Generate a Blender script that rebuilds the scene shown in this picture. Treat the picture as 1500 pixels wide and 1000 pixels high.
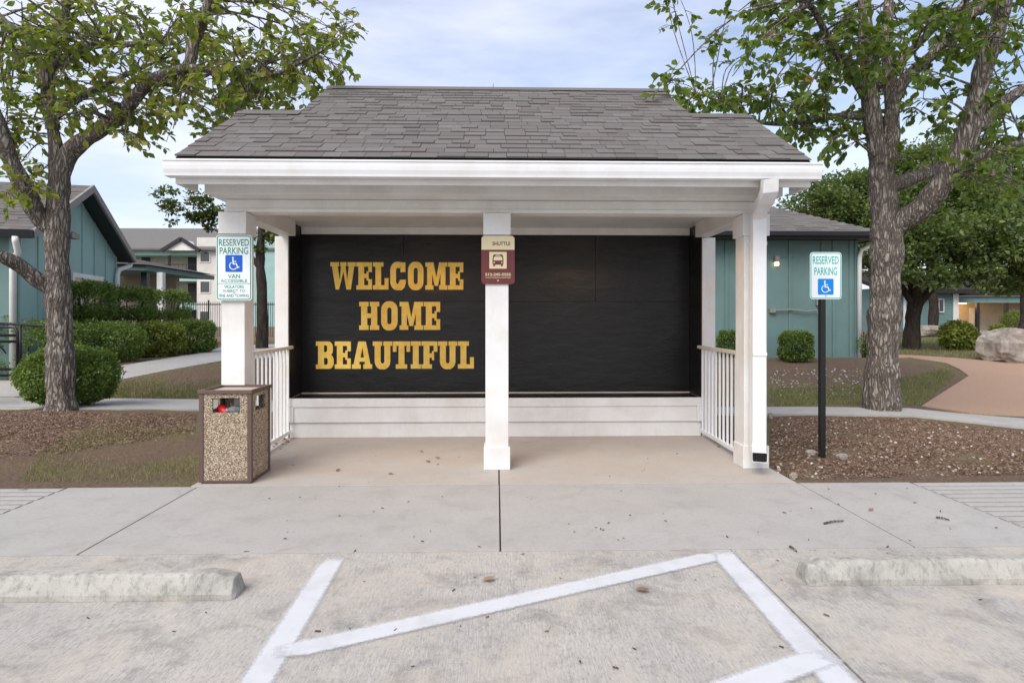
import bpy, math, random
import numpy as np
from mathutils import Vector, Matrix
random.seed(7); rng = np.random.default_rng(7)
S = bpy.context.scene
for o in list(bpy.data.objects): bpy.data.objects.remove(o)
C = S.collection
R = math.radians
# ------------------------------------------------------------------ camera
F, CX, HY, H, YAW = 900.0, 750.0, 466.0, 1.35, R(1.4)
cam = bpy.data.cameras.new('camera'); camo = bpy.data.objects.new('camera', cam); C.objects.link(camo)
cam.sensor_fit = 'HORIZONTAL'; cam.sensor_width = 36.0; cam.lens = 36.0*F/1500
cam.shift_y = -(500-HY)/1500; cam.clip_start = 0.05; cam.clip_end = 2000
camo.location = (0, 0, H); camo.rotation_euler = (R(90), 0, -YAW)
S.camera = camo
# ------------------------------------------------------------------ world, sun, exposure
SUN_EL, SUN_AZ = 46.0, -150.0          # degrees; azimuth from +Y, negative to the left
w = bpy.data.worlds.new('World'); S.world = w; w.use_nodes = True
nt = w.node_tree; nt.nodes.clear()
def wn(t, **k):
    n = nt.nodes.new(t)
    for a, b in k.items(): setattr(n, a, b)
    return n
sky = wn('ShaderNodeTexSky', sky_type='NISHITA'); sky.sun_disc = False
sky.sun_elevation = R(SUN_EL); sky.sun_rotation = R(SUN_AZ)
sky.air_density = 1.0; sky.dust_density = 2.0; sky.ozone_density = 2.5
tc = wn('ShaderNodeTexCoord'); mp = wn('ShaderNodeMapping'); mp.inputs['Scale'].default_value = (1.2, 1.2, 5.0)
mp.inputs['Rotation'].default_value = (0.15, 0.25, 0.3)
nz = wn('ShaderNodeTexNoise'); nz.inputs['Scale'].default_value = 1.5; nz.inputs['Detail'].default_value = 6; nz.inputs['Roughness'].default_value = .52
rp = wn('ShaderNodeValToRGB'); rp.color_ramp.elements[0].position = .36; rp.color_ramp.elements[1].position = .78
rp.color_ramp.elements[0].color = (.18, .18, .18, 1); rp.color_ramp.elements[1].color = (.95, .95, .95, 1)
mx = wn('ShaderNodeMix', data_type='RGBA'); mx.inputs[7].default_value = (6.2, 6.2, 7.0, 1)
bg = wn('ShaderNodeBackground'); bg.inputs['Strength'].default_value = .10
ow = wn('ShaderNodeOutputWorld')
L = nt.links.new
L(tc.outputs['Generated'], mp.inputs['Vector']); L(mp.outputs['Vector'], nz.inputs['Vector']); L(nz.outputs['Fac'], rp.inputs['Fac'])
L(rp.outputs['Color'], mx.inputs[0]); L(sky.outputs['Color'], mx.inputs[6]); L(mx.outputs[2], bg.inputs['Color']); L(bg.outputs[0], ow.inputs[0])
sl = bpy.data.lights.new('sun', 'SUN'); sl.energy = 1.5; sl.angle = R(38); sl.color = (1, .94, .85)
so = bpy.data.objects.new('sun', sl); C.objects.link(so)
sd = Vector((math.sin(R(SUN_AZ))*math.cos(R(SUN_EL)), math.cos(R(SUN_AZ))*math.cos(R(SUN_EL)), math.sin(R(SUN_EL))))
so.rotation_euler = sd.to_track_quat('Z', 'Y').to_euler()
S.view_settings.view_transform = 'Standard'; S.view_settings.look = 'None'; S.view_settings.gamma = 1; S.view_settings.use_curve_mapping = False
S.view_settings.exposure = 1.03
# ------------------------------------------------------------------ pixel helpers (photo 1500x1000)
CA, SA = math.cos(YAW), math.sin(YAW)
def P(px, py, t):                       # point at forward distance t
    xr = (px-CX)/F
    return Vector((t*(xr*CA+SA), t*(CA-xr*SA), H+t*(HY-py)/F))
def sstep(a, b, x):
    x = min(1, max(0, (x-a)/(b-a))); return x*x*(3-2*x)
TREES = []                              # (x, y, mound height, radius)
def hgt(x, y):
    z = -.02
    z += .45*sstep(9.6, 14.2, y)*sstep(0, 2.5, x) + .50*sstep(9.9, 12.2, y)*sstep(3, 5, -x)
    for (a, b, m, r) in TREES:
        d2 = ((x-a)**2+(y-b)**2)/(r*r)
        if d2 < 6: z += m*math.exp(-d2)
    return z
def G(px, py, off=0.0):                 # where a pixel's ray first meets the ground
    lo = 1.5; t = lo
    while t < 120:
        p = P(px, py, t)
        if p.z <= hgt(p.x, p.y): break
        lo = t; t += .12 if t < 30 else .6
    hi = t
    for _ in range(16):
        m_ = (lo+hi)/2; p = P(px, py, m_)
        if p.z <= hgt(p.x, p.y): hi = m_
        else: lo = m_
    p = P(px, py, hi); return Vector((p.x, p.y, hgt(p.x, p.y)+off))
# ------------------------------------------------------------------ materials
MATS = {}
class NB:
    def __init__(s, name):
        s.m = bpy.data.materials.new(name); s.m.use_nodes = True; s.t = s.m.node_tree; s.b = s.t.nodes['Principled BSDF']
    def n(s, t, **k):
        x = s.t.nodes.new(t)
        for a, b in k.items(): setattr(x, a, b)
        return x
    def l(s, a, b): s.t.links.new(a, b)
    def coord(s, scale=(1, 1, 1), obj=False):
        if obj:
            c = s.n('ShaderNodeTexCoord').outputs['Object']
        else:
            c = s.n('ShaderNodeNewGeometry').outputs['Position']
        m = s.n('ShaderNodeMapping'); m.inputs['Scale'].default_value = scale
        s.l(c, m.inputs['Vector']); return m.outputs['Vector']
    def noise(s, vec, sc, det=6, rough=.6, dist=0):
        x = s.n('ShaderNodeTexNoise'); x.inputs['Scale'].default_value = sc; x.inputs['Detail'].default_value = det
        x.inputs['Roughness'].default_value = rough; x.inputs['Distortion'].default_value = dist; s.l(vec, x.inputs['Vector']); return x.outputs['Fac']
    def ramp(s, fac, stops):
        x = s.n('ShaderNodeValToRGB'); e = x.color_ramp.elements
        while len(e) < len(stops): e.new(.5)
        for k, (p, c) in enumerate(stops):
            e[k].position = p; e[k].color = (*c, 1) if len(c) == 3 else c
        s.l(fac, x.inputs['Fac']); return x.outputs['Color']
    def mix(s, fac, a, b, mode='MIX'):
        x = s.n('ShaderNodeMix', data_type='RGBA'); x.blend_type = mode
        for v, i in ((fac, 0), (a, 6), (b, 7)):
            if isinstance(v, (int, float)): x.inputs[i].default_value = v
            elif isinstance(v, tuple): x.inputs[i].default_value = (*v, 1)
            else: s.l(v, x.inputs[i])
        return x.outputs[2]
    def bump(s, fac, strength=.3, dist=.01):
        x = s.n('ShaderNodeBump'); x.inputs['Strength'].default_value = strength; x.inputs['Distance'].default_value = dist
        s.l(fac, x.inputs['Height']); s.l(x.outputs['Normal'], s.b.inputs['Normal'])
    def out(s, col, rough=.7, spec=.3, metal=0):
        if isinstance(col, tuple): s.b.inputs['Base Color'].default_value = (*col, 1)
        else: s.l(col, s.b.inputs['Base Color'])
        if isinstance(rough, (int, float)): s.b.inputs['Roughness'].default_value = rough
        else: s.l(rough, s.b.inputs['Roughness'])
        s.b.inputs['Specular IOR Level'].default_value = spec; s.b.inputs['Metallic'].default_value = metal
        return s.m
def paint(name, col, rough=.5, dirt=.12, bump=.05, sc=3.0):
    m = NB(name); v = m.coord(); n1 = m.noise(v, sc, 8, .65); n2 = m.noise(m.coord((1, 1, .15)), sc*6, 5, .6)
    d = tuple(c*(1-dirt*2.2)*k for c, k in zip(col, (1, .96, .9)))
    c = m.mix(m.ramp(n1, [(.42, (0, 0, 0)), (.75, (1, 1, 1))]), col, d)
    c = m.mix(m.ramp(n2, [(.55, (0, 0, 0)), (.8, (.5, .5, .5))]), c, d)
    m.bump(n2, bump, .004); MATS[name] = m.out(c, rough, .35); return m.m
def plain(name, col, rough=.6, spec=.3, metal=0, emit=None, estr=0):
    m = NB(name)
    if emit: m.b.inputs['Emission Color'].default_value = (*emit, 1); m.b.inputs['Emission Strength'].default_value = estr
    MATS[name] = m.out(col, rough, spec, metal); return m.m
paint('white', (.71, .71, .70), .5, .07, .08)
paint('white_metal', (.73, .745, .76), .38, .05, .03)
paint('rail_cream', (.66, .61, .54), .5, .08)
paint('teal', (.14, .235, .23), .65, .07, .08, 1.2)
paint('teal_pale_lit', (.29, .46, .44), .65, .06, .08, 1.2)  # paler teal; on the gable wall it carries that side's brighter light
paint('dark_trim', (.018, .020, .024), .4, .02)
paint('grey_trim', (.27, .25, .235), .6, .08)
paint('black_metal', (.012, .012, .013), .38, .02)
paint('brown_metal', (.115, .075, .065), .5, .08)
paint('beige', (.45, .40, .33), .7, .08)
paint('offwhite_wall', (.62, .60, .56), .7, .06)
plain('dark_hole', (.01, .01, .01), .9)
plain('steel', (.5, .5, .5), .35, .5, .9)
plain('rubbish_red', (.45, .012, .02), .35); plain('rubbish_white', (.7, .7, .68), .6)
plain('blind', (.62, .52, .36), .8)
plain('sign_white', (.74, .79, .80), .45); plain('sign_green', (.0, .23, .15), .45); plain('sign_teal', (.0, .43, .37), .45)
plain('sign_blue', (.005, .10, .52), .45); plain('sign_blue_light', (.005, .22, .66), .45)
plain('sign_maroon', (.135, .032, .032), .4); plain('sign_cream', (.66, .58, .36), .45)
plain('lamp_warm', (1, .7, .4), .5, emit=(1, .55, .2), estr=22)
plain('lamp_small', (1, .8, .5), .5, emit=(1, .7, .35), estr=2.5)
plain('door_dark', (.035, .03, .035), .5)
m = NB('glass'); MATS['glass'] = m.out((.035, .05, .055), .06, .6)
m = NB('bottle'); m.b.inputs['Transmission Weight'].default_value = .7; MATS['bottle'] = m.out((.6, .66, .72), .12, .5)
# letters: gold vinyl
m = NB('gold'); v = m.coord(); n = m.noise(v, 14, 6, .6)
MATS['gold'] = m.out(m.ramp(n, [(.3, (.82, .52, .07)), (.7, (.92, .67, .17))]), .5, .3)
# black vinyl board
m = NB('vinyl'); v = m.coord((1, 1, 2.6)); n = m.noise(v, 3.2, 5, .55, .4); n2 = m.noise(m.coord(), 40, 3)
m.bump(n, .35, .03); MATS['vinyl'] = m.out(m.mix(n2, (.006, .006, .0065), (.011, .011, .012)), m.ramp(n, [(.3, (.32,)*3), (.7, (.46,)*3)]), .38)
# concretes
def concrete(name, c0, c1, stain, streak=(1, 1, 1), st=.5, rough=.85, red=None):
    m = NB(name); v = m.coord(); a = m.noise(v, 1.1, 9, .68); b = m.noise(m.coord(streak), 34, 9, .75); g = m.noise(v, 260, 3, .6); e = m.noise(v, 4.2, 8, .7, .6)
    c = m.mix(m.ramp(a, [(.3, (0, 0, 0)), (.7, (1, 1, 1))]), c0, c1)
    c = m.mix(m.ramp(e, [(.5, (0, 0, 0)), (.78, (st, st, st))]), c, stain)
    c = m.mix(m.ramp(b, [(.50, (0, 0, 0)), (.72, (st*.9,)*3)]), c, stain)
    c = m.mix(m.ramp(g, [(.35, (.22, .22, .22)), (.6, (0, 0, 0))]), c, tuple(k*.45 for k in stain))
    if red:                                        # rust-red soil washed over the slab
        r = m.noise(v, 1.6, 6, .6); c = m.mix(m.ramp(r, [(.35, (.1, .1, .1)), (.65, (.75, .75, .75))]), c, red)
    if name == 'lot':                              # broom finish and tan scuffs
        br = m.noise(m.coord((1, .06, 1)), 150, 4, .7); c = m.mix(m.ramp(br, [(.44, (.30, .30, .30)), (.60, (0, 0, 0))]), c, (.17, .16, .145))
        tn = m.noise(v, 1.9, 7, .7, .8); c = m.mix(m.ramp(tn, [(.48, (0, 0, 0)), (.70, (.7, .7, .7))]), c, (.50, .44, .36))
        sp2 = m.noise(v, 90, 5, .8); c = m.mix(m.ramp(sp2, [(.56, (0, 0, 0)), (.70, (.6, .6, .6))]), c, (.60, .565, .51))
        m.bump(m.mix(.5, g, br), .5, .005)
    else: m.bump(m.mix(.5, g, b), .35, .004)
    MATS[name] = m.out(c, rough, .2)
concrete('walk', (.375, .363, .343), (.44, .427, .405), (.25, .237, .22), (1, 1, 1), .5)
concrete('pad', (.42, .405, .38), (.48, .465, .44), (.30, .265, .235), (1, 1, 1), .5, red=(.405, .35, .30))
concrete('lot', (.42, .405, .38), (.56, .53, .48), (.155, .15, .14), (2.6, .9, 1), .95)
concrete('stop', (.37, .36, .325), (.50, .485, .44), (.10, .10, .09), (1, 1, .35), .8)
m = NB('spray_paint'); uv = m.n('ShaderNodeUVMap').outputs[0]; sx = m.n('ShaderNodeSeparateXYZ'); m.l(uv, sx.inputs[0])
v = m.coord(); n = m.noise(v, 60, 6, .75); n2 = m.noise(v, 5, 6, .7)
ma = m.n('ShaderNodeMath', operation='ADD'); m.l(sx.outputs[1], ma.inputs[0])
mb = m.n('ShaderNodeMath', operation='MULTIPLY_ADD'); m.l(n, mb.inputs[0]); mb.inputs[1].default_value = .8; mb.inputs[2].default_value = -.40; m.l(mb.outputs[0], ma.inputs[1])
al = m.ramp(ma.outputs[0], [(.12, (0, 0, 0)), (.62, (.93, .93, .93))])
m.l(al, m.b.inputs['Alpha']); MATS['spray_paint'] = m.out(m.mix(m.ramp(n2, [(.45, (0, 0, 0)), (.8, (.6, .6, .6))]), (.60, .615, .635), (.40, .40, .40)), .7, .25)
# ground: mulch, dirt and dry turf
m = NB('ground'); v = m.coord(); a = m.noise(v, .7, 7, .65); b = m.noise(v, 38, 8, .8); g = m.noise(v, 150, 3, .7)
soil = m.ramp(b, [(.3, (.07, .047, .034)), (.5, (.17, .118, .085)), (.72, (.33, .25, .19))])
turf = m.ramp(b, [(.3, (.075, .07, .035)), (.5, (.17, .145, .075)), (.72, (.32, .27, .16))])
c = m.mix(m.ramp(a, [(.47, (0, 0, 0)), (.58, (1, 1, 1))]), soil, turf)
m.bump(m.mix(.5, b, g), .9, .03); MATS['ground'] = m.out(c, .95, .1)
m = NB('granite_path'); v = m.coord(); b = m.noise(v, 55, 6, .8); g = m.noise(v, .9, 5)
c = m.mix(g, m.ramp(b, [(.3, (.25, .15, .10)), (.7, (.58, .41, .30))]), (.46, .31, .22)); m.bump(b, .9, .02); MATS['granite_path'] = m.out(c, .95, .1)
m = NB('chip'); oi = m.n('ShaderNodeAttribute', attribute_name='rnd').outputs['Fac']
MATS['chip'] = m.out(m.ramp(oi, [(0, (.06, .038, .028)), (.5, (.145, .092, .064)), (.9, (.23, .16, .118)), (1, (.34, .27, .21))]), .95, .1)
m = NB('pebble'); oi = m.n('ShaderNodeAttribute', attribute_name='rnd').outputs['Fac']
MATS['pebble'] = m.out(m.ramp(oi, [(0, (.17, .13, .10)), (.7, (.33, .29, .25)), (1, (.55, .52, .48))]), .85, .2)
def leafmat(name, stops, trans=.35, rough=.5):
    m = NB(name); oi = m.n('ShaderNodeAttribute', attribute_name='rnd').outputs['Fac']; c = m.ramp(oi, stops)
    m.out(c, rough, .35); tr = m.n('ShaderNodeBsdfTranslucent'); m.l(m.mix(.5, c, (.30, .42, .03)), tr.inputs[0])
    ms = m.n('ShaderNodeMixShader'); ms.inputs[0].default_value = trans; m.l(m.b.outputs[0], ms.inputs[1]); m.l(tr.outputs[0], ms.inputs[2])
    m.l(ms.outputs[0], m.t.nodes['Material Output'].inputs[0]); MATS[name] = m.m
leafmat('leaf_left', [(0, (.065, .12, .025)), (.35, (.15, .20, .04)), (.65, (.28, .28, .06)), (.92, (.38, .31, .09)), (1, (.24, .12, .05))], .5)
leafmat('leaf_right', [(0, (.045, .09, .022)), (.5, (.115, .18, .036)), (.9, (.21, .27, .055)), (.985, (.27, .27, .07)), (1, (.26, .12, .05))], .48)
leafmat('leaf_oak', [(0, (.045, .075, .03)), (.6, (.12, .165, .055)), (1, (.25, .29, .10))], .35)
leafmat('leaf_dark', [(0, (.03, .05, .015)), (.6, (.07, .10, .025)), (1, (.15, .15, .04))], .3)
leafmat('leaf_box', [(0, (.05, .095, .022)), (.6, (.14, .215, .045)), (1, (.26, .34, .08))], .35)
leafmat('leaf_yellow', [(0, (.08, .11, .02)), (.6, (.20, .24, .04)), (1, (.36, .38, .08))], .3)
leafmat('grass', [(0, (.07, .10, .028)), (.5, (.14, .18, .05)), (.7, (.26, .235, .11)), (1, (.40, .33, .19))], .2, .7)
leafmat('fallen', [(0, (.10, .05, .03)), (.6, (.20, .11, .07)), (1, (.32, .22, .14))], .05, .8)
m = NB('bark'); v = m.coord((1, 1, .20)); vo = m.n('ShaderNodeTexVoronoi', feature='DISTANCE_TO_EDGE'); vo.inputs['Scale'].default_value = 27; a0 = m.noise(m.coord(), 9, 4, .6)
mv = m.n('ShaderNodeMix', data_type='VECTOR'); mv.inputs[0].default_value = .16; m.l(v, mv.inputs[4]); nn = m.n('ShaderNodeTexNoise'); nn.inputs['Scale'].default_value = 11; nn.inputs['Detail'].default_value = 5; m.l(v, nn.inputs['Vector']); m.l(nn.outputs['Color'], mv.inputs[5]); m.l(mv.outputs[1], vo.inputs['Vector'])
pl_ = m.ramp(vo.outputs['Distance'], [(.0, (0, 0, 0)), (.30, (1, 1, 1))]); g = m.noise(m.coord((1, 1, .5)), 85, 5, .75); a = m.noise(v, 26, 7, .72)
c = m.ramp(a, [(.32, (.20, .175, .15)), (.5, (.33, .295, .26)), (.68, (.52, .48, .43))]); c = m.mix(pl_, (.09, .072, .06), c); c = m.mix(m.ramp(a0, [(.55, (0, 0, 0)), (.75, (.45, .45, .45))]), c, (.27, .21, .165))
hh = m.mix(.45, pl_, m.mix(.4, a, g)); m.bump(hh, 1.0, .03); MATS['bark'] = m.out(c, .95, .1)
m = NB('bark_dark'); v = m.coord((1, 1, .25)); a = m.noise(v, 14, 6, .7); m.bump(a, .8, .03); MATS['bark_dark'] = m.out(m.ramp(a, [(.3, (.02, .016, .013)), (.7, (.075, .06, .05))]), .95, .1)
def shingle_mat(name, attr):
    m = NB(name)
    r = m.n('ShaderNodeAttribute', attribute_name='rnd').outputs['Fac'] if attr else m.n('ShaderNodeObjectInfo').outputs['Random']
    g = m.noise(m.coord(), 300, 3, .7); e = m.noise(m.coord(), 2.2, 5)
    c = m.ramp(r, [(0, (.145, .135, .128)), (.3, (.163, .152, .144)), (.8, (.180, .169, .160)), (1, (.195, .188, .181))])
    c = m.mix(m.ramp(g, [(.3, (.5, .5, .5)), (.65, (0, 0, 0))]), c, (.06, .056, .055)); c = m.mix(m.ramp(e, [(.45, (0, 0, 0)), (.8, (.4, .4, .4))]), c, (.15, .125, .11))
    m.bump(g, .4, .003); MATS[name] = m.out(c, .95, .12)
shingle_mat('shingle', False); shingle_mat('shingle_many', True)
plain('joint_dirt', (.07, .058, .048), .95, .1)
plain('roof_deck', (.035, .032, .03), .95, .1)
m = NB('aggregate'); vo = m.n('ShaderNodeTexVoronoi'); vo.inputs['Scale'].default_value = 125; m.l(m.coord(), vo.inputs['Vector'])
sp = m.n('ShaderNodeSeparateColor'); m.l(vo.outputs['Color'], sp.inputs[0])
c = m.ramp(sp.outputs[0], [(0, (.13, .09, .06)), (.3, (.33, .24, .15)), (.6, (.47, .37, .25)), (.85, (.62, .54, .42)), (1, (.74, .69, .61))])
c = m.mix(m.ramp(vo.outputs['Distance'], [(.35, (0, 0, 0)), (.75, (.8, .8, .8))]), c, (.10, .07, .045)); iv = m.n('ShaderNodeInvert'); m.l(vo.outputs['Distance'], iv.inputs[1]); m.bump(iv.outputs[0], .8, .006); MATS['aggregate'] = m.out(c, .75, .3)
m = NB('rock'); v = m.coord(); a = m.noise(v, 3, 10, .7, .5); m.bump(a, .8, .06); MATS['rock'] = m.out(m.ramp(a, [(.3, (.13, .11, .09)), (.5, (.33, .29, .25)), (.68, (.50, .46, .41))]), .9, .2)
# ------------------------------------------------------------------ mesh helpers
def link(o, parent=None):
    C.objects.link(o)
    if parent is not None: o.parent = parent
    return o
def tag(o, label=None, cat=None, group=None, kind=None):
    if label: o['label'] = label
    if cat: o['category'] = cat
    if group: o['group'] = group
    if kind: o['kind'] = kind
    return o
def empty(name, loc, label, cat, group=None):
    o = link(bpy.data.objects.new(name, None)); o.location = loc; o.empty_display_size = .1; tag(o, label, cat, group); return o
class MB:
    def __init__(s): s.v = []; s.f = []
    def add(s, vs, fs):
        b = len(s.v); s.v += [tuple(x) for x in vs]; s.f += [tuple(b+i for i in f) for f in fs]; return s
    def box(s, x0, x1, y0, y1, z0, z1):
        return s.add([(x, y, z) for z in (z0, z1) for y in (y0, y1) for x in (x0, x1)],
                     [(0, 2, 3, 1), (4, 5, 7, 6), (0, 1, 5, 4), (2, 6, 7, 3), (0, 4, 6, 2), (1, 3, 7, 5)])
    def prism(s, poly, d):                 # polygon of 3D points extruded by vector d
        n = len(poly); d = Vector(d); a = [Vector(p) for p in poly]
        return s.add(a+[p+d for p in a], [tuple(range(n-1, -1, -1)), tuple(range(n, 2*n))]+[(i, (i+1) % n, n+(i+1) % n, n+i) for i in range(n)])
    def bar(s, a, b, wd, ht, up=(0, 0, 1)):
        a = Vector(a); b = Vector(b); d = (b-a).normalized(); r = d.cross(Vector(up)).normalized()*wd/2; u = r.cross(d).normalized()*ht/2
        return s.prism([a-r-u, a+r-u, a+r+u, a-r+u], b-a)
    def tube(s, pts, rad, n=8, cap=True):
        pts = [Vector(p) for p in pts]; rad = [rad]*len(pts) if isinstance(rad, (int, float)) else rad
        b = len(s.v); ref = Vector((.31, .95, .05)).normalized(); 
        for i, p in enumerate(pts):
            d = (pts[min(i+1, len(pts)-1)]-pts[max(i-1, 0)]).normalized()
            if abs(d.dot(ref)) > .95: ref = Vector((.9, .1, .4)).normalized()
            x = d.cross(ref).normalized(); y = d.cross(x); ref = -x.cross(d).normalized() if False else ref
            for k in range(n):
                t = 2*math.pi*k/n; s.v.append(tuple(p+(x*math.cos(t)+y*math.sin(t))*rad[i]))
        for i in range(len(pts)-1):
            for k in range(n):
                k2 = (k+1) % n; s.f.append((b+i*n+k, b+i*n+k2, b+(i+1)*n+k2, b+(i+1)*n+k))
        if cap: s.f.append(tuple(b+k for k in range(n-1, -1, -1))); s.f.append(tuple(b+(len(pts)-1)*n+k for k in range(n)))
        return s
    def mesh(s, name, mat=None, smooth=False):
        me = bpy.data.meshes.new(name); me.from_pydata(s.v, [], s.f)
        if mat: me.materials.append(MATS[mat])
        if smooth: me.polygons.foreach_set('use_smooth', [True]*len(s.f))
        me.update(); return me
    def build(s, name, mat, parent=None, smooth=False, bevel=0):
        o = link(bpy.data.objects.new(name, s.mesh(name, mat, smooth)), parent)
        if parent is not None and parent.type == 'EMPTY': o.matrix_parent_inverse = Matrix.Translation(-Vector(parent.location))
        if bevel:
            md = o.modifiers.new('bevel', 'BEVEL'); md.width = bevel; md.segments = 2; md.limit_method = 'ANGLE'
        return o
def box(name, mat, parent, x0, x1, y0, y1, z0, z1, bevel=.004):
    return MB().box(x0, x1, y0, y1, z0, z1).build(name, mat, parent, bevel=bevel)
def struct(o): o['kind'] = 'structure'; return o
def scatter(name, tv, tf, pos, mats, rnd, mat, parent=None, smooth=False):
    """one mesh out of N transformed copies of a small template"""
    tv = np.asarray(tv, float); N = len(pos); nv = len(tv)
    V = np.einsum('nij,vj->nvi', mats, tv)+pos[:, None, :]
    idx = []; cnt = []
    for f in tf: idx += list(f); cnt.append(len(f))
    idx = np.asarray(idx); nl = len(idx)
    loops = (idx[None, :]+(np.arange(N)*nv)[:, None]).ravel(); tot = np.tile(cnt, N); start = np.concatenate([[0], np.cumsum(tot)[:-1]])
    me = bpy.data.meshes.new(name); me.vertices.add(N*nv); me.vertices.foreach_set('co', V.ravel()); me.loops.add(N*nl); me.loops.foreach_set('vertex_index', loops)
    me.polygons.add(len(tot)); me.polygons.foreach_set('loop_start', start); me.polygons.foreach_set('loop_total', tot)
    if smooth: me.polygons.foreach_set('use_smooth', np.ones(len(tot), bool))
    a = me.attributes.new('rnd', 'FLOAT', 'POINT'); a.data.foreach_set('value', np.repeat(rnd, nv))
    me.update(calc_edges=True); me.materials.append(MATS[mat])
    o = link(bpy.data.objects.new(name, me), parent)
    if parent is not None and parent.type == 'EMPTY': o.matrix_parent_inverse = Matrix.Translation(-Vector(parent.location))
    return o
def rotmats(N, scale, tilt=1.0, face=None):
    """random orientations, sized"""
    a = rng.uniform(0, 2*math.pi, N); b = rng.normal(0, .6*tilt, N); c = rng.normal(0, .6*tilt, N)
    ca, sa, cb, sb, cc, sc_ = np.cos(a), np.sin(a), np.cos(b), np.sin(b), np.cos(c), np.sin(c); z = np.zeros(N); o = np.ones(N)
    Rz = np.stack([np.stack([ca, -sa, z], -1), np.stack([sa, ca, z], -1), np.stack([z, z, o], -1)], 1)
    Rx = np.stack([np.stack([o, z, z], -1), np.stack([z, cb, -sb], -1), np.stack([z, sb, cb], -1)], 1)
    Ry = np.stack([np.stack([cc, z, sc_], -1), np.stack([z, o, z], -1), np.stack([-sc_, z, cc], -1)], 1)
    return np.einsum('nij,njk,nkl->nil', Rz, Rx, Ry)*np.asarray(scale).reshape(-1, 1, 1)
LEAF_V = [(0, 0, 0), (-.22, .28, .05), (0, .32, -.02), (.22, .28, .05), (-.30, .62, .03), (0, .66, -.05), (.30, .62, .03), (0, 1.0, -.16)]
LEAF_F = [(0, 2, 1), (0, 3, 2), (1, 2, 5, 4), (2, 3, 6, 5), (4, 5, 7), (5, 6, 7)]
SMALL_V = [(0, 0, 0), (-.3, .5, .06), (.3, .5, .06), (0, 1, -.05)]; SMALL_F = [(0, 2, 1), (1, 2, 3)]
# ================================================================== THE SETTING
tl, tr_ = P(90, 612, 8.3), P(1293, 615, 8.15)
TREES += [(tl.x, tl.y, .13, 1.3), (tr_.x, tr_.y, .15, 1.3)]
# ground sheet
xs = np.concatenate([np.linspace(-400, -22, 14), np.linspace(-21, 21, 211), np.linspace(22, 400, 14)])
ys = np.concatenate([np.linspace(-60, 3, 12), np.linspace(3.4, 32, 150), np.linspace(34, 900, 24)])
gv = []
for y in ys:
    for x in xs:
        z = hgt(x, y)
        if y > 5.2 and abs(x) > 2.7: z += .012*math.sin(x*5.1+1.3*math.sin(y*3.7))*math.sin(y*4.3+x)
        if y < 5.1: z = min(z, -.02)
        gv.append((x, y, z))
nx = len(xs); gf = [(j*nx+i, j*nx+i+1, (j+1)*nx+i+1, (j+1)*nx+i) for j in range(len(ys)-1) for i in range(nx-1)]
g = MB(); g.v = gv; g.f = gf; struct(g.build('ground', 'ground', smooth=True))
# parking lot: concrete bays divided by joints
lot = struct(box('parking_lot', 'joint_dirt', None, -60, 60, -50, 3.56, -.2, -.03, 0))
jx = [-30, -9.3, -3.9, 1.365, 6.9, 30]
for i in range(len(jx)-1): 
    a, b = jx[i]+.006, jx[i+1]-.006
    MB().prism([(a-.30*0, -40, -.03), (b, -40, -.03), (b, 3.563, -.03), (a, 3.563, -.03)], (0, 0, .03)).build('slab', 'lot', lot, bevel=.002)
# sidewalk and pad
walk = struct(box('sidewalk', 'joint_dirt', None, -60, 60, 3.575, 4.99, -.2, -.03, 0))
bx = [-30, -12.9, -9.6, -7.3, -5.3, -3.42, -2.40, .02, 2.47, 3.40, 5.3, 7.6, 9.9, 13.2, 30]
for i in range(len(bx)-1):
    a, b = bx[i]+.005, bx[i+1]-.005
    if i in (4, 9):                                     # grooved warning ramps
        MB().box(a, b, 3.575, 4.985, -.03, -.012).build('ramp_base', 'walk', walk)
        k = 0; y = 3.60
        while y < 4.93:
            MB().box(a+.01, b-.01, y, y+.072, -.012, .0).build('ridge', 'walk', walk, bevel=.004); y += .108
        continue
    MB().box(a, b, 3.575, 4.985, -.03, 0).build('slab', 'walk', walk, bevel=.003)
pad = struct(box('shelter_pad', 'joint_dirt', None, -2.46, 2.46, 4.995, 7.5, -.2, -.03, 0))
for a, b in ((-2.46, .012), (.024, 2.46)):
    MB().box(a, b, 4.998, 7.45, -.03, .002).build('slab', 'pad', pad, bevel=.003)
def sheet(name, mat, px, off=.012, n=10, kind='structure'):
    """a strip of ground surface between two pixel polylines (upper, lower)"""
    up, lo = px; mb = MB(); rows = 6
    def samp(pl, t):
        f = t*(len(pl)-1); i = min(int(f), len(pl)-2); u = f-i
        return pl[i][0]*(1-u)+pl[i+1][0]*u, pl[i][1]*(1-u)+pl[i+1][1]*u
    for i in range(n+1):
        a = samp(up, i/n); b = samp(lo, i/n)
        for r in range(rows+1):
            q = G(a[0]+(b[0]-a[0])*r/rows, a[1]+(b[1]-a[1])*r/rows); mb.v.append((q.x, q.y, hgt(q.x, q.y)+off))
    for i in range(n):
        for r in range(rows): k = i*(rows+1)+r; mb.f.append((k, k+1, k+rows+2, k+rows+1))
    o = mb.build(name, mat); md = o.modifiers.new('thick', 'SOLIDIFY'); md.thickness = .05; md.offset = -1
    o['kind'] = kind; return o
sheet('path', 'walk', ([(-150, 583), (160, 585), (330, 587), (460, 590)], [(-150, 599), (140, 600), (330, 602), (460, 604)]), .022)
sheet('path', 'walk', ([(-120, 556), (50, 560), (120, 552), (178, 537), (308, 516), (324, 509), (420, 504)], [(-200, 580), (20, 583), (120, 572), (175, 558), (245, 544), (324, 530), (440, 522)]), .026, 24)
sheet('path', 'walk', ([(1010, 598), (1200, 598), (1330, 600), (1420, 609), (1620, 624)], [(1010, 608), (1200, 609), (1340, 611), (1420, 620), (1620, 640)]), .024, 20)
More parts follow.
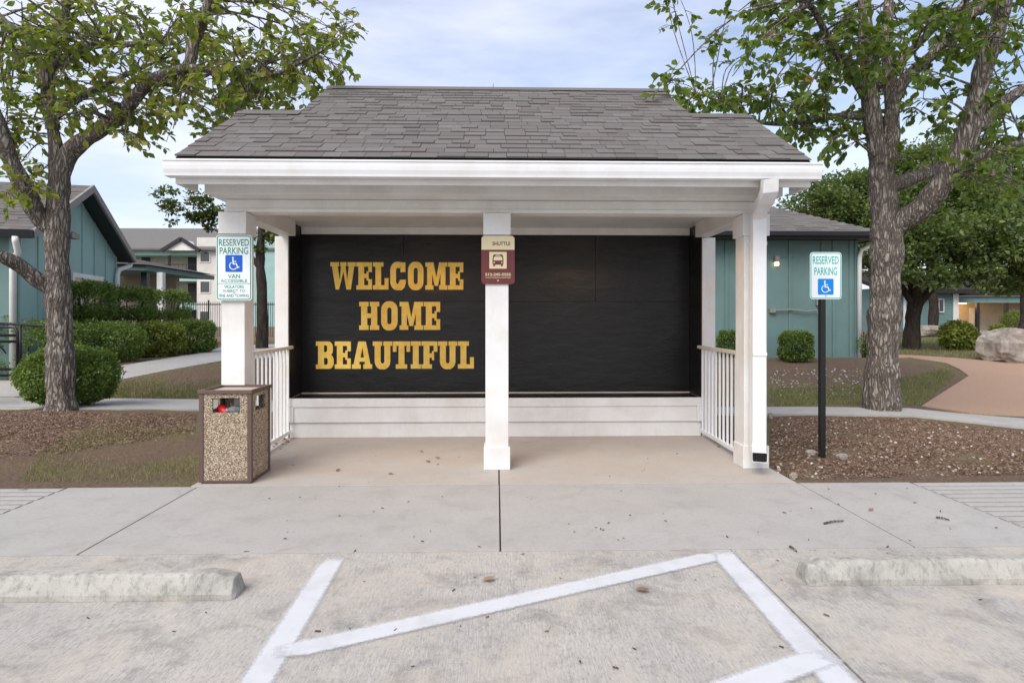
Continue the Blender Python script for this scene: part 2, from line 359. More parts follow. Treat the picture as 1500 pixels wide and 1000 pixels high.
sheet('gravel_path', 'granite_path', ([(1300, 520), (1340, 521), (1400, 525), (1470, 531), (1640, 538)], [(1300, 524), (1330, 524), (1385, 532), (1405, 541), (1420, 552)]), .016, 24)
sheet('gravel_path', 'granite_path', ([(1420, 551), (1440, 545), (1500, 540), (1640, 538)], [(1350, 596), (1420, 606), (1500, 611), (1640, 622)]), .020, 24)
# painted lines
pl = struct(bpy.data.objects.new('painted_lines', None)); C.objects.link(pl); 
def stripe(a, b, wd, off=.004):
    a = Vector(a); b = Vector(b); d = (b-a).normalized(); r = Vector((d.y, -d.x, 0)); us = (-.90, -.34, .34, .90); uu = (0, 1, 1, 0); n = 16
    a = a-d*.06; b = b+d*.06
    mb = MB(); uvs = []
    for i in range(n+1):
        q = a.lerp(b, i/n); e = 0 if i in (0, n) else 1
        for u, k in zip(us, uu): mb.v.append(tuple(q+r*wd*u+Vector((0, 0, off)))); uvs.append((i/n, k*e))
    for i in range(n):
        for k in range(3): j = i*4+k; mb.f.append((j, j+4, j+5, j+1))
    o = mb.build('stripe', 'spray_paint', pl); ul = o.data.uv_layers.new()
    for lp in o.data.loops: ul.data[lp.index].uv = uvs[lp.vertex_index]
def g0(px, py): t = H*F/(py-HY); p = P(px, py, t); return Vector((p.x, p.y, 0))
stripe(g0(489, 818), g0(372, 1005).lerp(g0(489, 818), -1.2), .088, .004)
stripe(g0(412, 958), g0(1052, 814), .086, .0065)
stripe(g0(1056, 810), g0(1228, 1000).lerp(g0(1056, 810), -1.2), .096, .009)
stripe(g0(1212, 962), g0(1212, 962)+(g0(412, 958)-g0(1052, 814))*1.15, .086, .0115)
# ================================================================== BUS SHELTER
sh = empty('bus_shelter', (0, 6, 0), 'white open bus shelter with grey shingle roof and black back wall', 'shelter')
def column(x, y, wd, hz, cap=True, name='column', base=True):
    c = box(name, 'white', sh, x-wd/2, x+wd/2, y, y+wd, .002, hz, .005)
    q = wd/2+.019
    if cap: MB().box(x-q, x+q, y-.019, y+wd+.019, 2.09, 2.284).build('capital', 'white', c, bevel=.004)
    if base: MB().box(x-q+.004, x+q-.004, y-.015, y+wd+.015, .003, .205).build('plinth', 'white', c, bevel=.004)
    return c
for x in (-2.325, 0, 2.325): column(x, 5.47, .205, 2.286)
for x in (-2.42, 2.42): column(x, 6.96, .15, 2.27, False, base=False)
box('beam', 'white', sh, -2.40, 2.40, 5.49, 5.66, 2.288, 2.40)
box('beam_trim', 'white', sh, -2.405, 2.405, 5.475, 5.489, 2.288, 2.318, .003)
box('frieze', 'white', sh, -2.47, 2.47, 5.25, 5.70, 2.402, 2.62)
for s in (-1, 1):
    MB().box(min(s*2.26, s*2.42), max(s*2.26, s*2.42), 5.68, 6.955, 2.272, 2.44).build('side_beam', 'white', sh, bevel=.004)
    MB().prism([(s*2.44, 5.30, 2.45), (s*2.44, 7.45, 2.45), (s*2.44, 6.9, 2.95), (s*2.44, 6.2, 3.33), (s*2.44, 5.5, 2.90)], (-s*.05, 0, 0)).build('gable_wall', 'white', sh)  # unseen gable infill, added to block light under the roof
box('ceiling', 'white', sh, -2.36, 2.36, 5.70, 7.42, 2.44, 2.47, 0)
box('soffit', 'white', sh, -2.47, 2.47, 4.985, 5.249, 2.476, 2.50, 0)
box('ceiling_trim', 'white', sh, -2.33, 2.33, 7.375, 7.40, 2.352, 2.438, .003)
# fascia and gutter
box('fascia', 'white', sh, -2.565, 2.565, 4.965, 4.985, 2.42, 2.60, .003)
gp = [(4.962, 2.592), (4.842, 2.592), (4.842, 2.580), (4.850, 2.577), (4.852, 2.545), (4.857, 2.515), (4.868, 2.485), (4.872, 2.466), (4.962, 2.466)]
gut = MB().prism([(-2.605, y, z) for y, z in gp], (5.21, 0, 0)).build('gutter', 'white_metal', sh)
MB().box(-2.595, 2.595, 4.855, 4.955, 2.5905, 2.5925).build('gutter_shade', 'dark_hole', gut)  # black sheet on the solid gutter paints in the shade of an open trough
for s in (-1, 1):    # sloped rake boards with level-cut feet
    x = s*2.545
    MB().prism([(x, 4.99, 2.42), (x, 5.30, 2.42), (x, 5.30, 2.70), (x, 6.2, 3.255), (x, 6.2, 3.385), (x, 4.99, 2.63)], (s*.022, 0, 0)).build('rake_board', 'white', sh)
    MB().prism([(x, 6.2, 3.255), (x, 6.2, 3.385), (x, 7.5, 2.58), (x, 7.5, 2.45)], (s*.022, 0, 0)).build('rake_board', 'white', sh)
# roof decks
M_ = .615
def rz(y): return 3.40+M_*(y-6.2)
dk = MB()
dk.prism([(-2.575, 4.99, rz(4.99)-.07), (-2.575, 4.99, rz(4.99)-.015), (-2.575, 6.2, 3.385), (-2.575, 7.55, rz(4.85)-.015), (-2.575, 7.55, rz(4.85)-.07), (-2.575, 6.2, 3.33)], (5.15, 0, 0))
deck = dk.build('roof', 'roof_deck', sh)
MB().prism([(-1.98, 6.1, rz(6.1)-.02), (-1.98, 7.28, rz(7.28)-.015), (-1.98, 9.4, rz(5.16)), (-1.98, 9.4, rz(5.16)-.06), (-1.98, 7.28, rz(7.28)-.09), (-1.98, 6.1, rz(6.1)-.07)], (3.96, 0, 0)).build('upper_roof', 'roof_deck', sh)
MB().prism([(-1.93, 6.2, 3.30), (-1.93, 7.28, rz(7.28)-.1), (-1.93, 9.2, rz(5.36)-.1), (-1.93, 9.2, 0), (-1.93, 7.46, 0), (-1.93, 7.46, 2.5), (-1.93, 6.2, 2.9)], (3.86, 0, 0)).build('rear_wall', 'teal', sh)
# shingles: individual tabs in courses
def shingle_mesh(wd, th, lg=.17):
    return [(-wd/2, 0, 0), (wd/2, 0, 0), (wd/2, lg, 0), (-wd/2, lg, 0), (-wd/2, 0, th), (wd/2, 0, th), (wd/2, lg, .002), (-wd/2, lg, .002)], \
           [(0, 3, 2, 1), (4, 5, 6, 7), (0, 1, 5, 4), (1, 2, 6, 5), (3, 0, 4, 7)]
SHM = {}
def shingles(parent, O, u, v, ranges, expo, nparts, many='shingle_many', wsel=(.12, .15, .17, .19, .22)):
    O = Vector(O); u = Vector(u).normalized(); v = Vector(v).normalized(); nrm = u.cross(v); parts = 0
    Vs = []; Fs = []; rn = []
    rot = Matrix((u, v, nrm)).transposed()
    for ci, (v0, a, b) in enumerate(ranges):
        x = a
        while x < b-.02:
            wd = random.choice(wsel)
            if x == a: wd *= random.uniform(.35, 1)
            if x+wd > b-.06: wd = b-x
            th = random.choice((.006, .007, .013, .015)); wq = round(wd, 2); p = O+u*(x+wd/2)+v*(v0+random.uniform(-.001, .001))+nrm*.001*(ci % 2)
            tilt = rot @ Matrix.Rotation(random.uniform(-.002, .002), 3, 'Z')
            if parts < nparts:
                key = (wq, th)
                if key not in SHM:
                    mb = MB(); mb.add(*shingle_mesh(wq-.004, th)); SHM[key] = mb.mesh('shingle', 'shingle')
                o = bpy.data.objects.new('shingle', SHM[key]); C.objects.link(o); o.parent = parent
                mw = Matrix.Translation(p) @ tilt.to_4x4()
                root = parent
                o.matrix_parent_inverse = Matrix.Identity(4)
                o.matrix_basis = (Matrix.Translation(-Vector(root.location)) if root.type == 'EMPTY' else Matrix.Identity(4)) @ mw
                parts += 1
            else:
                vs, fs = shingle_mesh(wd-.004, th); b0 = len(Vs); Vs += [tuple(p+tilt @ Vector(q)) for q in vs]; Fs += [tuple(b0+i for i in f) for f in fs]; rn += [random.random()]*8
            x += wd
    if Vs:
        mb = MB(); mb.v = Vs; mb.f = Fs; o = mb.build('shingles', many, parent); o['kind'] = 'stuff'
        at = o.data.attributes.new('rnd', 'FLOAT', 'POINT'); at.data.foreach_set('value', rn)
sl_ = math.sqrt(1+M_*M_); rg = []; k = 0; top = (7.28-4.97)*sl_; wing = (6.2-4.97)*sl_
while k*.127 < top-.05:
    v0 = k*.127; a, b = (0, 5.15) if v0 < wing-.03 else (.595, 4.555)
    rg.append((v0, a, b)); k += 1
shingles(deck, (-2.575, 4.97, rz(4.97)), (1, 0, 0), (0, 1, M_), rg, .127, 295)
MB().prism([(-1.99, 7.16, rz(7.16)+.02), (-1.99, 7.28, rz(7.28)+.022), (-1.99, 7.4, rz(7.16)+.02), (-1.99, 7.28, rz(7.28)+.006)], (3.98, 0, 0)).build('ridge_cap', 'shingle', sh)
for a, b in ((-2.58, -1.96), (1.96, 2.58)):
    MB().prism([(a, 6.10, rz(6.1)+.02), (a, 6.2, 3.42), (a, 6.3, rz(6.1)+.02), (a, 6.2, 3.404)], (b-a, 0, 0)).build('ridge_cap', 'shingle', sh)
# bench and alcove
for s in (-1, 1): MB().box(min(s*2.335, s*2.355), max(s*2.335, s*2.355), 6.98, 7.42, .45, 2.44).build('side_panel', 'vinyl', sh)
box('bench_top', 'vinyl', sh, -2.334, 2.334, 6.975, 7.40, .425, .447, .003)
box('bench_trim', 'white', sh, -2.345, 2.345, 6.945, 6.97, .352, .449, .003)
box('bench_panel', 'white', sh, -2.28, 2.28, 6.957, 6.975, .178, .3515, .003)
for s in (-1, 1): MB().box(min(s*2.281, s*2.345), max(s*2.281, s*2.345), 6.945, 6.97, .178, .3515).build('bench_trim', 'white', sh, bevel=.003)
box('bench_base', 'white', sh, -2.335, 2.335, 6.98, 7.0, .004, .1775, .003)
box('rear_partition', 'dark_trim', sh, -2.36, 2.36, 7.425, 7.45, .01, 2.44, 0)
for (a, b, z0, z1, d) in ((-2.334, 2.334, .448, 1.55, 0), (-2.334, -1.12, 1.552, 2.351, .001), (-1.118, 1.19, 1.552, 2.351, -.001), (1.192, 2.334, 1.552, 2.351, .0015)):
    MB().box(a, b, 7.402+d, 7.424, z0, z1).build('wall_panel', 'vinyl', sh, bevel=.002)
MB().box(-2.334, 2.334, 7.385, 7.4005, .4475, .462).build('wall_ledge', 'rail_cream', sh, bevel=.003)
# lettering on the wall
def rr(x0, x1, y0, y1, r, n=6):
    pts = []
    for cx, cy, a0 in ((x1-r, y1-r, 0), (x0+r, y1-r, 90), (x0+r, y0+r, 180), (x1-r, y0+r, 270)):
        for i in range(n+1): t = R(a0+90*i/n); pts.append((cx+r*math.cos(t), cy+r*math.sin(t)))
    return pts
def Rc(*b): return [[(x0, y0), (x1, y0), (x1, y1), (x0, y1)] for (x0, x1, y0, y1) in b]
def ring(o, i): return [[o[k], o[(k+1) % len(o)], i[(k+1) % len(i)], i[k]] for k in range(len(o))]
def part_ring(o, i, ks): return [[o[k], o[(k+1) % len(o)], i[(k+1) % len(i)], i[k]] for k in ks]
GL = {
 'E': (78, Rc((10, 38, 16, 84), (0, 76, 84, 100), (0, 76, 0, 16), (58, 76, 64, 84), (58, 76, 16, 38), (38, 50, 42, 58), (50, 60, 33, 67))),
 'L': (76, Rc((12, 40, 16, 84), (0, 52, 84, 100), (0, 76, 0, 16), (57, 76, 16, 42))),
 'H': (92, Rc((9, 37, 16, 84), (55, 83, 16, 84), (0, 43, 84, 100), (49, 92, 84, 100), (0, 43, 0, 16), (49, 92, 0, 16), (37, 55, 42, 59))),
 'I': (48, Rc((10, 38, 16, 84), (0, 48, 84, 100), (0, 48, 0, 16))),
 'F': (76, Rc((10, 38, 16, 84), (0, 76, 84, 100), (0, 50, 0, 16), (58, 76, 62, 84), (38, 50, 40, 56), (50, 60, 31, 65))),
 'T': (82, Rc((27, 55, 16, 84), (0, 82, 84, 100), (0, 17, 62, 84), (65, 82, 62, 84), (14, 68, 0, 16))),
 'M': (108, Rc((9, 33, 16, 84), (75, 99, 16, 84), (0, 40, 0, 16), (68, 108, 0, 16), (0, 30, 84, 100), (78, 108, 84, 100)) +
       [[(30, 100), (30, 84), (33, 84), (33, 60), (46, 14), (54, 14), (54, 44), (40, 100)], [(78, 100), (68, 100), (54, 44), (54, 14), (62, 14), (75, 60), (75, 84), (78, 84)]]),
 'W': (124, Rc((0, 42, 85, 100), (84, 124, 85, 100), (48, 78, 85, 100)) +
       [[(8, 85), (36, 85), (46, 32), (42, 0), (26, 0)], [(52, 85), (64, 85), (64, 66), (42, 0), (46, 32)], [(64, 85), (74, 85), (82, 32), (78, 0), (64, 66)], [(90, 85), (116, 85), (100, 0), (78, 0), (82, 32)]]),
 'A': (96, Rc((0, 42, 0, 16), (54, 96, 0, 16), (34, 62, 26, 41)) + [[(8, 16), (34, 16), (50, 78), (48, 100), (30, 100)], [(62, 16), (88, 16), (66, 100), (48, 100), (50, 78)]]),
}
_o, _i = rr(6, 82, -2, 102, 32), rr(34, 54, 20, 80, 9.5)
GL['O'] = (88, ring(_o, _i))
GL['C'] = (84, part_ring(_o, _i, range(6, 21)) + [[_o[0+6], _i[6], _i[3], (56, 86), (62, 100)], [(56, 86), (62, 100), (80, 100), (80, 64), (56, 64)], [_o[21], _i[21], (54, 36), (82, 36), (82, 24), (76, 8), (62, -2)]])
_u, _ui = rr(9, 83, -2, 90, 30), rr(37, 55, 19, 84, 8.8)
GL['U'] = (92, part_ring(_u, _ui, range(14, 27)) + [[(9, 28), (37, 28), (37, 84), (9, 84)], [(83, 28), (55, 28), (55, 84), (83, 84)]] + Rc((0, 44, 84, 100), (50, 92, 84, 100)))
GL['U'] = (92, [[q for q in p] for p in GL['U'][1]])
_b1o, _b1i = rr(12, 80, 47, 100, 21), rr(38, 53, 62, 86, 7); _b2o, _b2i = rr(12, 84, 0, 53, 22), rr(38, 56, 15, 40, 7)
GL['B'] = (86, Rc((10, 38, 16, 84), (0, 38, 84, 100), (0, 38, 0, 16)) + [[(38, 100), (60, 100), (60, 86), (38, 86)], [(38, 46), (60, 46), (60, 61), (38, 61)], [(38, 0), (62, 0), (62, 15), (38, 15)], [(38, 40), (58, 40), (58, 46), (38, 46)]] +
           part_ring(_b1o, _b1i, list(range(0, 7))+list(range(21, 28))) + part_ring(_b2o, _b2i, list(range(0, 7))+list(range(21, 28))))
def word(txt, x0, x1, y0, y1):
    T = 7.35; A = P(x0, y1, T); B = P(x1, y0, T); hz = B.z-A.z; tot = sum(GL[c][0] for c in txt)+3*(len(txt)-1); sx = (B.x-A.x)/tot; x = A.x
    for c in txt:
        wd, polys = GL[c]; mb = MB()
        for k, p in enumerate(polys):
            ar = sum(p[i][0]*p[(i+1) % len(p)][1]-p[(i+1) % len(p)][0]*p[i][1] for i in range(len(p)))
            if ar < 0: p = p[::-1]
            yy = 7.3985-.00009*k
            mb.prism([(x+a*sx, yy, A.z+b*hz/100) for a, b in p], (0, .0045, 0))
        mb.build('letter', 'gold', sh); x += (wd+3)*sx
word('WELCOME', 484, 679, 384, 424); word('HOME', 526, 645, 442, 483); word('BEAUTIFUL', 463, 694, 500, 540)
# side railings
for s in (-1, 1):
    r = MB().bar((s*2.30, 5.69, 1.02), (s*2.33, 7.02, 1.02), .055, .035).build('railing', 'rail_cream', sh, bevel=.006)
    MB().bar((s*2.30, 5.69, .075), (s*2.33, 6.95, .075), .035, .04).build('bottom_rail', 'white_metal', r, bevel=.003)
    for i in range(11):
        y = 5.76+i*.115; x = s*(2.30+.03*(y-5.69)/1.3); MB().box(x-.009, x+.009, y-.009, y+.009, .09, 1.005).build('baluster', 'white_metal', r)
# downspout
D = [P(1127, 262, 4.92), P(1127, 278, 4.94), P(1122, 292, 5.05), P(1113, 306, 5.28), P(1110.5, 318, 5.40), P(1110.5, 345, 5.41), P(1110, 500, 5.425), P(1110, 640, 5.425), P(1110, 652, 5.42), P(1110.5, 661, 5.38), P(1112, 667, 5.30), P(1113, 670, 5.22)]
mb = MB(); prev = None; rings = []
for i, p in enumerate(D):
    d = (D[min(i+1, len(D)-1)]-D[max(i-1, 0)]).normalized(); r = Vector((1, 0, 0)); r = (r-d*r.dot(d)).normalized(); u = r.cross(d)
    rings.append([p+r*a*.058+u*b*.040 for a, b in ((-1, -1), (1, -1), (1, 1), (-1, 1))])
for q in rings: mb.v += [tuple(x) for x in q]
for i in range(len(rings)-1):
    for k in range(4): mb.f.append((i*4+k, i*4+(k+1) % 4, i*4+4+(k+1) % 4, i*4+4+k))
ds = mb.build('downspout', 'white_metal', sh, bevel=.006); md = ds.modifiers.new('t', 'SOLIDIFY'); md.thickness = .003
e = rings[-1]; d = (D[-1]-D[-2]).normalized(); MB().add([tuple(D[-1]+(q-D[-1])*.84-d*.012) for q in e], [(0, 1, 2, 3)]).build('mouth_shade', 'dark_hole', ds)  # black quad stands in for the shade inside the pipe end
for z in (1.02, 1.99): q = P(1110.5, 466, 5.42); MB().box(q.x-.062, q.x+.062, q.y-.044, q.y+.05, z, z+.03).build('strap', 'white_metal', ds, bevel=.002)
# ceiling lamps
for x, w_ in ((-.86, 'left'), (1.09, 'right')):
    lo = empty('ceiling_downlight', (x, 6.0, 2.44), 'small warm ceiling lamp above the '+('gold lettering' if x < 0 else 'blank right half of the black wall'), 'ceiling lamp', 'lamps in the shelter ceiling')
    pts = [(math.cos(k*math.pi/8), math.sin(k*math.pi/8)) for k in range(16)]
    MB().prism([(x+.075*a, 6.0+.075*b, 2.418) for a, b in pts], (0, 0, .0215)).build('housing', 'white_metal', lo, bevel=.004)
    MB().prism([(x+.05*a, 6.0+.05*b, 2.412) for a, b in pts], (0, 0, .0055)).build('lens', 'lamp_warm', lo)
    pt = bpy.data.lights.new('lamp', 'SPOT'); pt.energy = 14; pt.color = (1, .5, .16); pt.shadow_soft_size = .04; pt.spot_size = R(150); po = link(bpy.data.objects.new('lamp_light', pt), lo); po.location = (0, 0, -.035)
# ================================================================== SIGNS
def text(body, cx, y, cz, wd, ht, mat, parent, name='lettering', th=.0012, bold=0):
    cu = bpy.data.curves.new('t', 'FONT'); cu.body = body; cu.align_x = 'CENTER'; cu.offset = bold+.012; cu.extrude = 0
    ob = bpy.data.objects.new('t', cu); C.objects.link(ob); bpy.context.view_layer.update()
    me = bpy.data.meshes.new_from_object(ob.evaluated_get(bpy.context.evaluated_depsgraph_get())); bpy.data.objects.remove(ob)
    n = len(me.vertices); co = np.empty(n*3); me.vertices.foreach_get('co', co); co = co.reshape(-1, 3); mn, mx_ = co.min(0), co.max(0)
    x = (co[:, 0]-(mn[0]+mx_[0])/2)/(mx_[0]-mn[0])*wd+cx; z = (co[:, 1]-(mn[1]+mx_[1])/2)/(mx_[1]-mn[1])*ht+cz
    me.vertices.foreach_set('co', np.stack([x, np.full(n, y), z], 1).ravel()); me.materials.clear(); me.materials.append(MATS[mat]); me.update()
    o = link(bpy.data.objects.new(name, me), parent)
    if parent.type == 'EMPTY': o.matrix_parent_inverse = Matrix.Translation(-Vector(parent.location))
    return o
def plate(name, mat, parent, cx, y, z0, z1, wd, r, th=.003):
    return MB().prism([(cx+a, y, b) for a, b in rr(-wd/2, wd/2, z0, z1, r)], (0, th, 0)).build(name, mat, parent)
def border(mat, parent, cx, y, z0, z1, wd, r, t):
    o = rr(-wd/2, wd/2, z0, z1, r); i = rr(-wd/2+t, wd/2-t, z0+t, z1-t, max(r-t, .004)); mb = MB()
    for q in ring(o, i): mb.add([(cx+a, y, b) for a, b in q], [(0, 1, 2, 3)])
    return mb.build('border', mat, parent)
def wheelchair(parent, cx, y, cz, s, mat_bg):
    plate('symbol_field', mat_bg, parent, cx, y, cz-s/2, cz+s/2, s, s*.06, .0006)
    mb = MB(); Y = y-.0006
    def st(pts, w_):
        for a, b in zip(pts[:-1], pts[1:]):
            a = Vector((a[0], a[1])); b = Vector((b[0], b[1])); d = (b-a).normalized(); n = Vector((-d.y, d.x))*w_/2; a = a-d*w_*.35; b = b+d*w_*.35
            yy = Y-.00002*len(mb.v)/4
            mb.add([(cx+q.x*s, yy, cz+q.y*s) for q in (a-n, b-n, b+n, a+n)], [(0, 1, 2, 3)])
    hd = [(.0+.055*math.cos(k*.524)-.06, .33+.055*math.sin(k*.524)) for k in range(12)]; mb.add([(cx+a*s, Y, cz+b*s) for a, b in hd], [tuple(range(12))])
    st([(-.06, .24), (-.04, -.02), (.14, -.02), (.22, -.24), (.29, -.21)], .07); st([(-.05, .12), (.12, .12)], .05)
    st([(-.03+.22*math.cos(R(a)), -.13+.22*math.sin(R(a))) for a in range(125, 345, 20)], .05)
    return mb.build('symbol', 'sign_white', parent)
def bolt(parent, x, y, z): MB().prism([(x+.008*math.cos(k*.785), y, z+.008*math.sin(k*.785)) for k in range(8)], (0, -.004, 0)).build('bolt', 'steel', parent)
# left sign, on the corner column
ls = empty('parking_sign', (-2.33, 5.44, 1.49), 'reserved van accessible parking sign fixed to the left front column of the shelter', 'sign', 'reserved parking signs')
A = P(316, 440, 5.37); B = P(368, 344, 5.37); cx = (A.x+B.x)/2; wd = B.x-A.x; z0, z1 = A.z, B.z; Y = 5.438; zh = z1-z0
plate('panel', 'sign_white', ls, cx, Y, z0, z1, wd, .028); border('sign_green', ls, cx, Y-.0008, z0+.006, z1-.006, wd-.012, .024, .009)
def ty(f): return z1-f*zh
text('RESERVED', cx, Y-.001, ty(.115), wd*.84, zh*.105, 'sign_green', ls); text('PARKING', cx, Y-.001, ty(.24), wd*.80, zh*.105, 'sign_green', ls)
wheelchair(ls, cx, Y-.001, ty(.435), wd*.48, 'sign_blue')
text('VAN', cx, Y-.001, ty(.63), wd*.34, zh*.066, 'sign_green', ls); text('ACCESSIBLE', cx, Y-.001, ty(.70), wd*.74, zh*.046, 'sign_green', ls)
MB().box(cx-wd*.47, cx+wd*.47, Y-.0009, Y-.0001, ty(.745), ty(.737)).build('rule', 'sign_green', ls)
for i, (t_, k) in enumerate((('VIOLATORS', .55), ('SUBJECT TO', .62), ('FINE AND TOWING', .84))): text(t_, cx, Y-.001, ty(.79+.068*i), wd*k, zh*.048, 'sign_green', ls, bold=.004)
bolt(ls, cx, Y, ty(.13)); bolt(ls, cx, Y, ty(.88)); MB().box(cx-.03, cx+.03, Y+.003, 5.4705, z0+.05, z1-.05).build('bracket', 'steel', ls)
# shuttle sign, centre column
ss = empty('shuttle_sign', (0, 5.46, 1.63), 'maroon and cream shuttle stop sign on the centre column', 'sign')
A = P(705, 416, 5.44); B = P(754, 345, 5.44); cx = (A.x+B.x)/2; wd = B.x-A.x; z0, z1 = A.z, B.z; zh = z1-z0; Y = 5.452
plate('panel', 'sign_maroon', ss, cx, Y, z0, z1, wd, .03)
q = [p for p in rr(-wd/2+.002, wd/2-.002, z0+.002, z1-.002, .028) if p[1] > ty(.29)]; q = [(wd/2-.002, ty(.29))]+q+[(-wd/2+.002, ty(.29))]
MB().add([(cx+a, Y-.0008, b) for a, b in q], [tuple(range(len(q)))]).build('header', 'sign_cream', ss)
text('SHUTTLE', cx+wd*.10, Y-.0016, ty(.165), wd*.54, zh*.078, 'sign_maroon', ss, bold=.012)
plate('symbol_field', 'sign_cream', ss, cx-.0, Y-.0008, ty(.68), ty(.335), wd*.52, .003, .0007)
def shp(mat, pts, k): MB().add([(cx+a*wd, Y-.0012-.0003*k, ty(b)) for a, b in pts], [tuple(range(len(pts)))]).build('symbol', mat, ss)
shp('sign_maroon', [(-.16, .60), (.16, .60), (.165, .50), (.15, .41), (.11, .385), (-.11, .385), (-.15, .41), (-.165, .50)], 1)
shp('sign_cream', [(-.135, .51), (.135, .51), (.12, .435), (-.12, .435)], 2); shp('sign_cream', [(-.08, .418), (.08, .418), (.075, .40), (-.075, .40)], 2)
for s in (-1, 1):
    shp('sign_maroon', [(s*.09, .635), (s*.14, .635), (s*.14, .60), (s*.09, .60)], 1); shp('sign_cream', [(s*.115+.022*math.cos(k*.785), .555+.016*math.sin(k*.785)) for k in range(8)], 2)
text('512-245-5555', cx, Y-.0012, ty(.80), wd*.76, zh*.058, 'sign_cream', ss, bold=.012); text('www.shuttle.txstate.edu', cx, Y-.0012, ty(.862), wd*.76, zh*.026, 'sign_cream', ss)
bolt(ss, cx, Y, ty(.085)); bolt(ss, cx, Y, ty(.925)); MB().box(cx-.03, cx+.03, Y+.003, 5.4702, z0+.05, z1-.05).build('bracket', 'steel', ss)
# right sign, on its own post
b0 = g0(1206, 668); rs = empty('parking_sign', (b0.x, b0.y, -.02), 'reserved parking sign on a black steel post in the mulch bed', 'sign', 'reserved parking signs')
MB().box(b0.x-.026, b0.x+.026, b0.y, b0.y+.052, -.2, 1.95).build('post', 'black_metal', rs, bevel=.004)
T = (b0.y)/(CA-(1211-CX)/F*SA)-.03; A = P(1188, 438, T); B = P(1235, 369, T); cx = (A.x+B.x)/2; wd = B.x-A.x; z0, z1 = A.z, B.z; zh = z1-z0; Y = b0.y-.005
plate('panel', 'sign_white', rs, cx, Y, z0, z1, wd, .03); border('sign_teal', rs, cx, Y-.0008, z0+.006, z1-.006, wd-.012, .025, .008)
text('RESERVED', cx, Y-.001, ty(.17), wd*.82, zh*.165, 'sign_teal', rs); text('PARKING', cx, Y-.001, ty(.405), wd*.72, zh*.165, 'sign_teal', rs)
wheelchair(rs, cx, Y-.001, ty(.735), wd*.50, 'sign_blue_light'); bolt(rs, cx, Y, ty(.09)); bolt(rs, cx, Y, ty(.93))
# ================================================================== LITTER BIN
p0 = g0(291, 709); w0 = .425; bx0, by0 = p0.x, p0.y; BH = .765
bn = empty('litter_bin', (bx0+w0/2, by0+w0/2, 0), 'square pebble-faced litter bin with brown metal frame beside the left column', 'bin')
for i, (x, y) in enumerate(((bx0, by0), (bx0+w0-.035, by0), (bx0, by0+w0-.035), (bx0+w0-.035, by0+w0-.035))): MB().box(x, x+.035, y, y+.035, .012, BH-.03).build('corner_post', 'brown_metal', bn, bevel=.003)
def panel_with_hole(ax):          # four boxes round an opening
    a0, a1 = .036, w0-.036; h0, h1 = BH-.185, BH-.065; o0, o1 = a0+.07, a1-.06; mb = MB()
    for (u0, u1, z0, z1) in ((a0, a1, .03, h0), (a0, a1, h1, BH-.031), (a0, o0, h0, h1), (o1, a1, h0, h1)):
        if ax == 'f': mb.box(bx0+u0, bx0+u1, by0+.008, by0+.026, z0, z1)
        if ax == 'b': mb.box(bx0+u0, bx0+u1, by0+w0-.026, by0+w0-.008, z0, z1)
        if ax == 'r': mb.box(bx0+w0-.026, bx0+w0-.008, by0+u0, by0+u1, z0, z1)
        if ax == 'l': mb.box(bx0+.008, bx0+.026, by0+u0, by0+u1, z0, z1)
    return mb.build('side_panel', 'aggregate', bn)
for ax in 'fbrl': panel_with_hole(ax)
MB().box(bx0+.004, bx0+w0-.004, by0+.004, by0+w0-.004, .012, .03).build('base_rail', 'brown_metal', bn)
for (x0, x1, y0, y1) in ((-.008, w0+.008, -.008, .016), (-.008, w0+.008, w0-.016, w0+.008), (-.008, .016, .0162, w0-.0162), (w0-.016, w0+.008, .0162, w0-.0162)):
    MB().box(bx0+x0, bx0+x1, by0+y0, by0+y1, BH-.03, BH).build('rim', 'brown_metal', bn, bevel=.003)
MB().box(bx0+.0165, bx0+w0-.0165, by0+.0165, by0+w0-.0165, BH-.028, BH-.022).build('tray', 'beige', bn)
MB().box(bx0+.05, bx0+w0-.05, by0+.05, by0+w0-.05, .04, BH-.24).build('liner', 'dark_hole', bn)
for fx, fy in ((.03, .03), (w0-.06, .03), (.03, w0-.06), (w0-.06, w0-.06)): MB().box(bx0+fx, bx0+fx+.03, by0+fy, by0+fy+.03, 0.0005, .012).build('foot', 'brown_metal', bn)
zt = BH-.24
def lathe(prof, c, ax, n=14):
    ax = Vector(ax).normalized(); x = ax.orthogonal().normalized(); y = ax.cross(x); mb = MB()
    for d, r in prof:
        for k in range(n): t = 2*math.pi*k/n; mb.v.append(tuple(Vector(c)+ax*d+(x*math.cos(t)+y*math.sin(t))*r))
    for i in range(len(prof)-1):
        for k in range(n): mb.f.append((i*n+k, i*n+(k+1) % n, (i+1)*n+(k+1) % n, (i+1)*n+k))
    mb.f.append(tuple(range(n-1, -1, -1))); mb.f.append(tuple((len(prof)-1)*n+k for k in range(n))); return mb
o = lathe([(0, .03), (.005, .036), (.10, .042), (.125, .03), (.13, .02)], (bx0+.12, by0+.10, zt+.085), (.8, -.25, -.45)).build('drink_can', 'rubbish_red', smooth=True); tag(o, 'red drink container lying in the litter bin opening', 'can')
o = lathe([(0, .0), (.002, .03), (.03, .038), (.10, .038), (.13, .028), (.15, .014), (.165, .014), (.167, 0)], (bx0+.31, by0+.14, zt+.045), (-.35, -.5, .12)).build('plastic_bottle', 'bottle', smooth=True); tag(o, 'clear crushed plastic bottle lying in the litter bin', 'bottle')
mb = MB(); n = 10
for i in range(n+1):
    for j in range(n+1):
        mb.v.append((bx0+.17+.10*i/n+random.uniform(-.01, .01), by0+.10+.10*j/n, zt+.03+.05*random.random()))
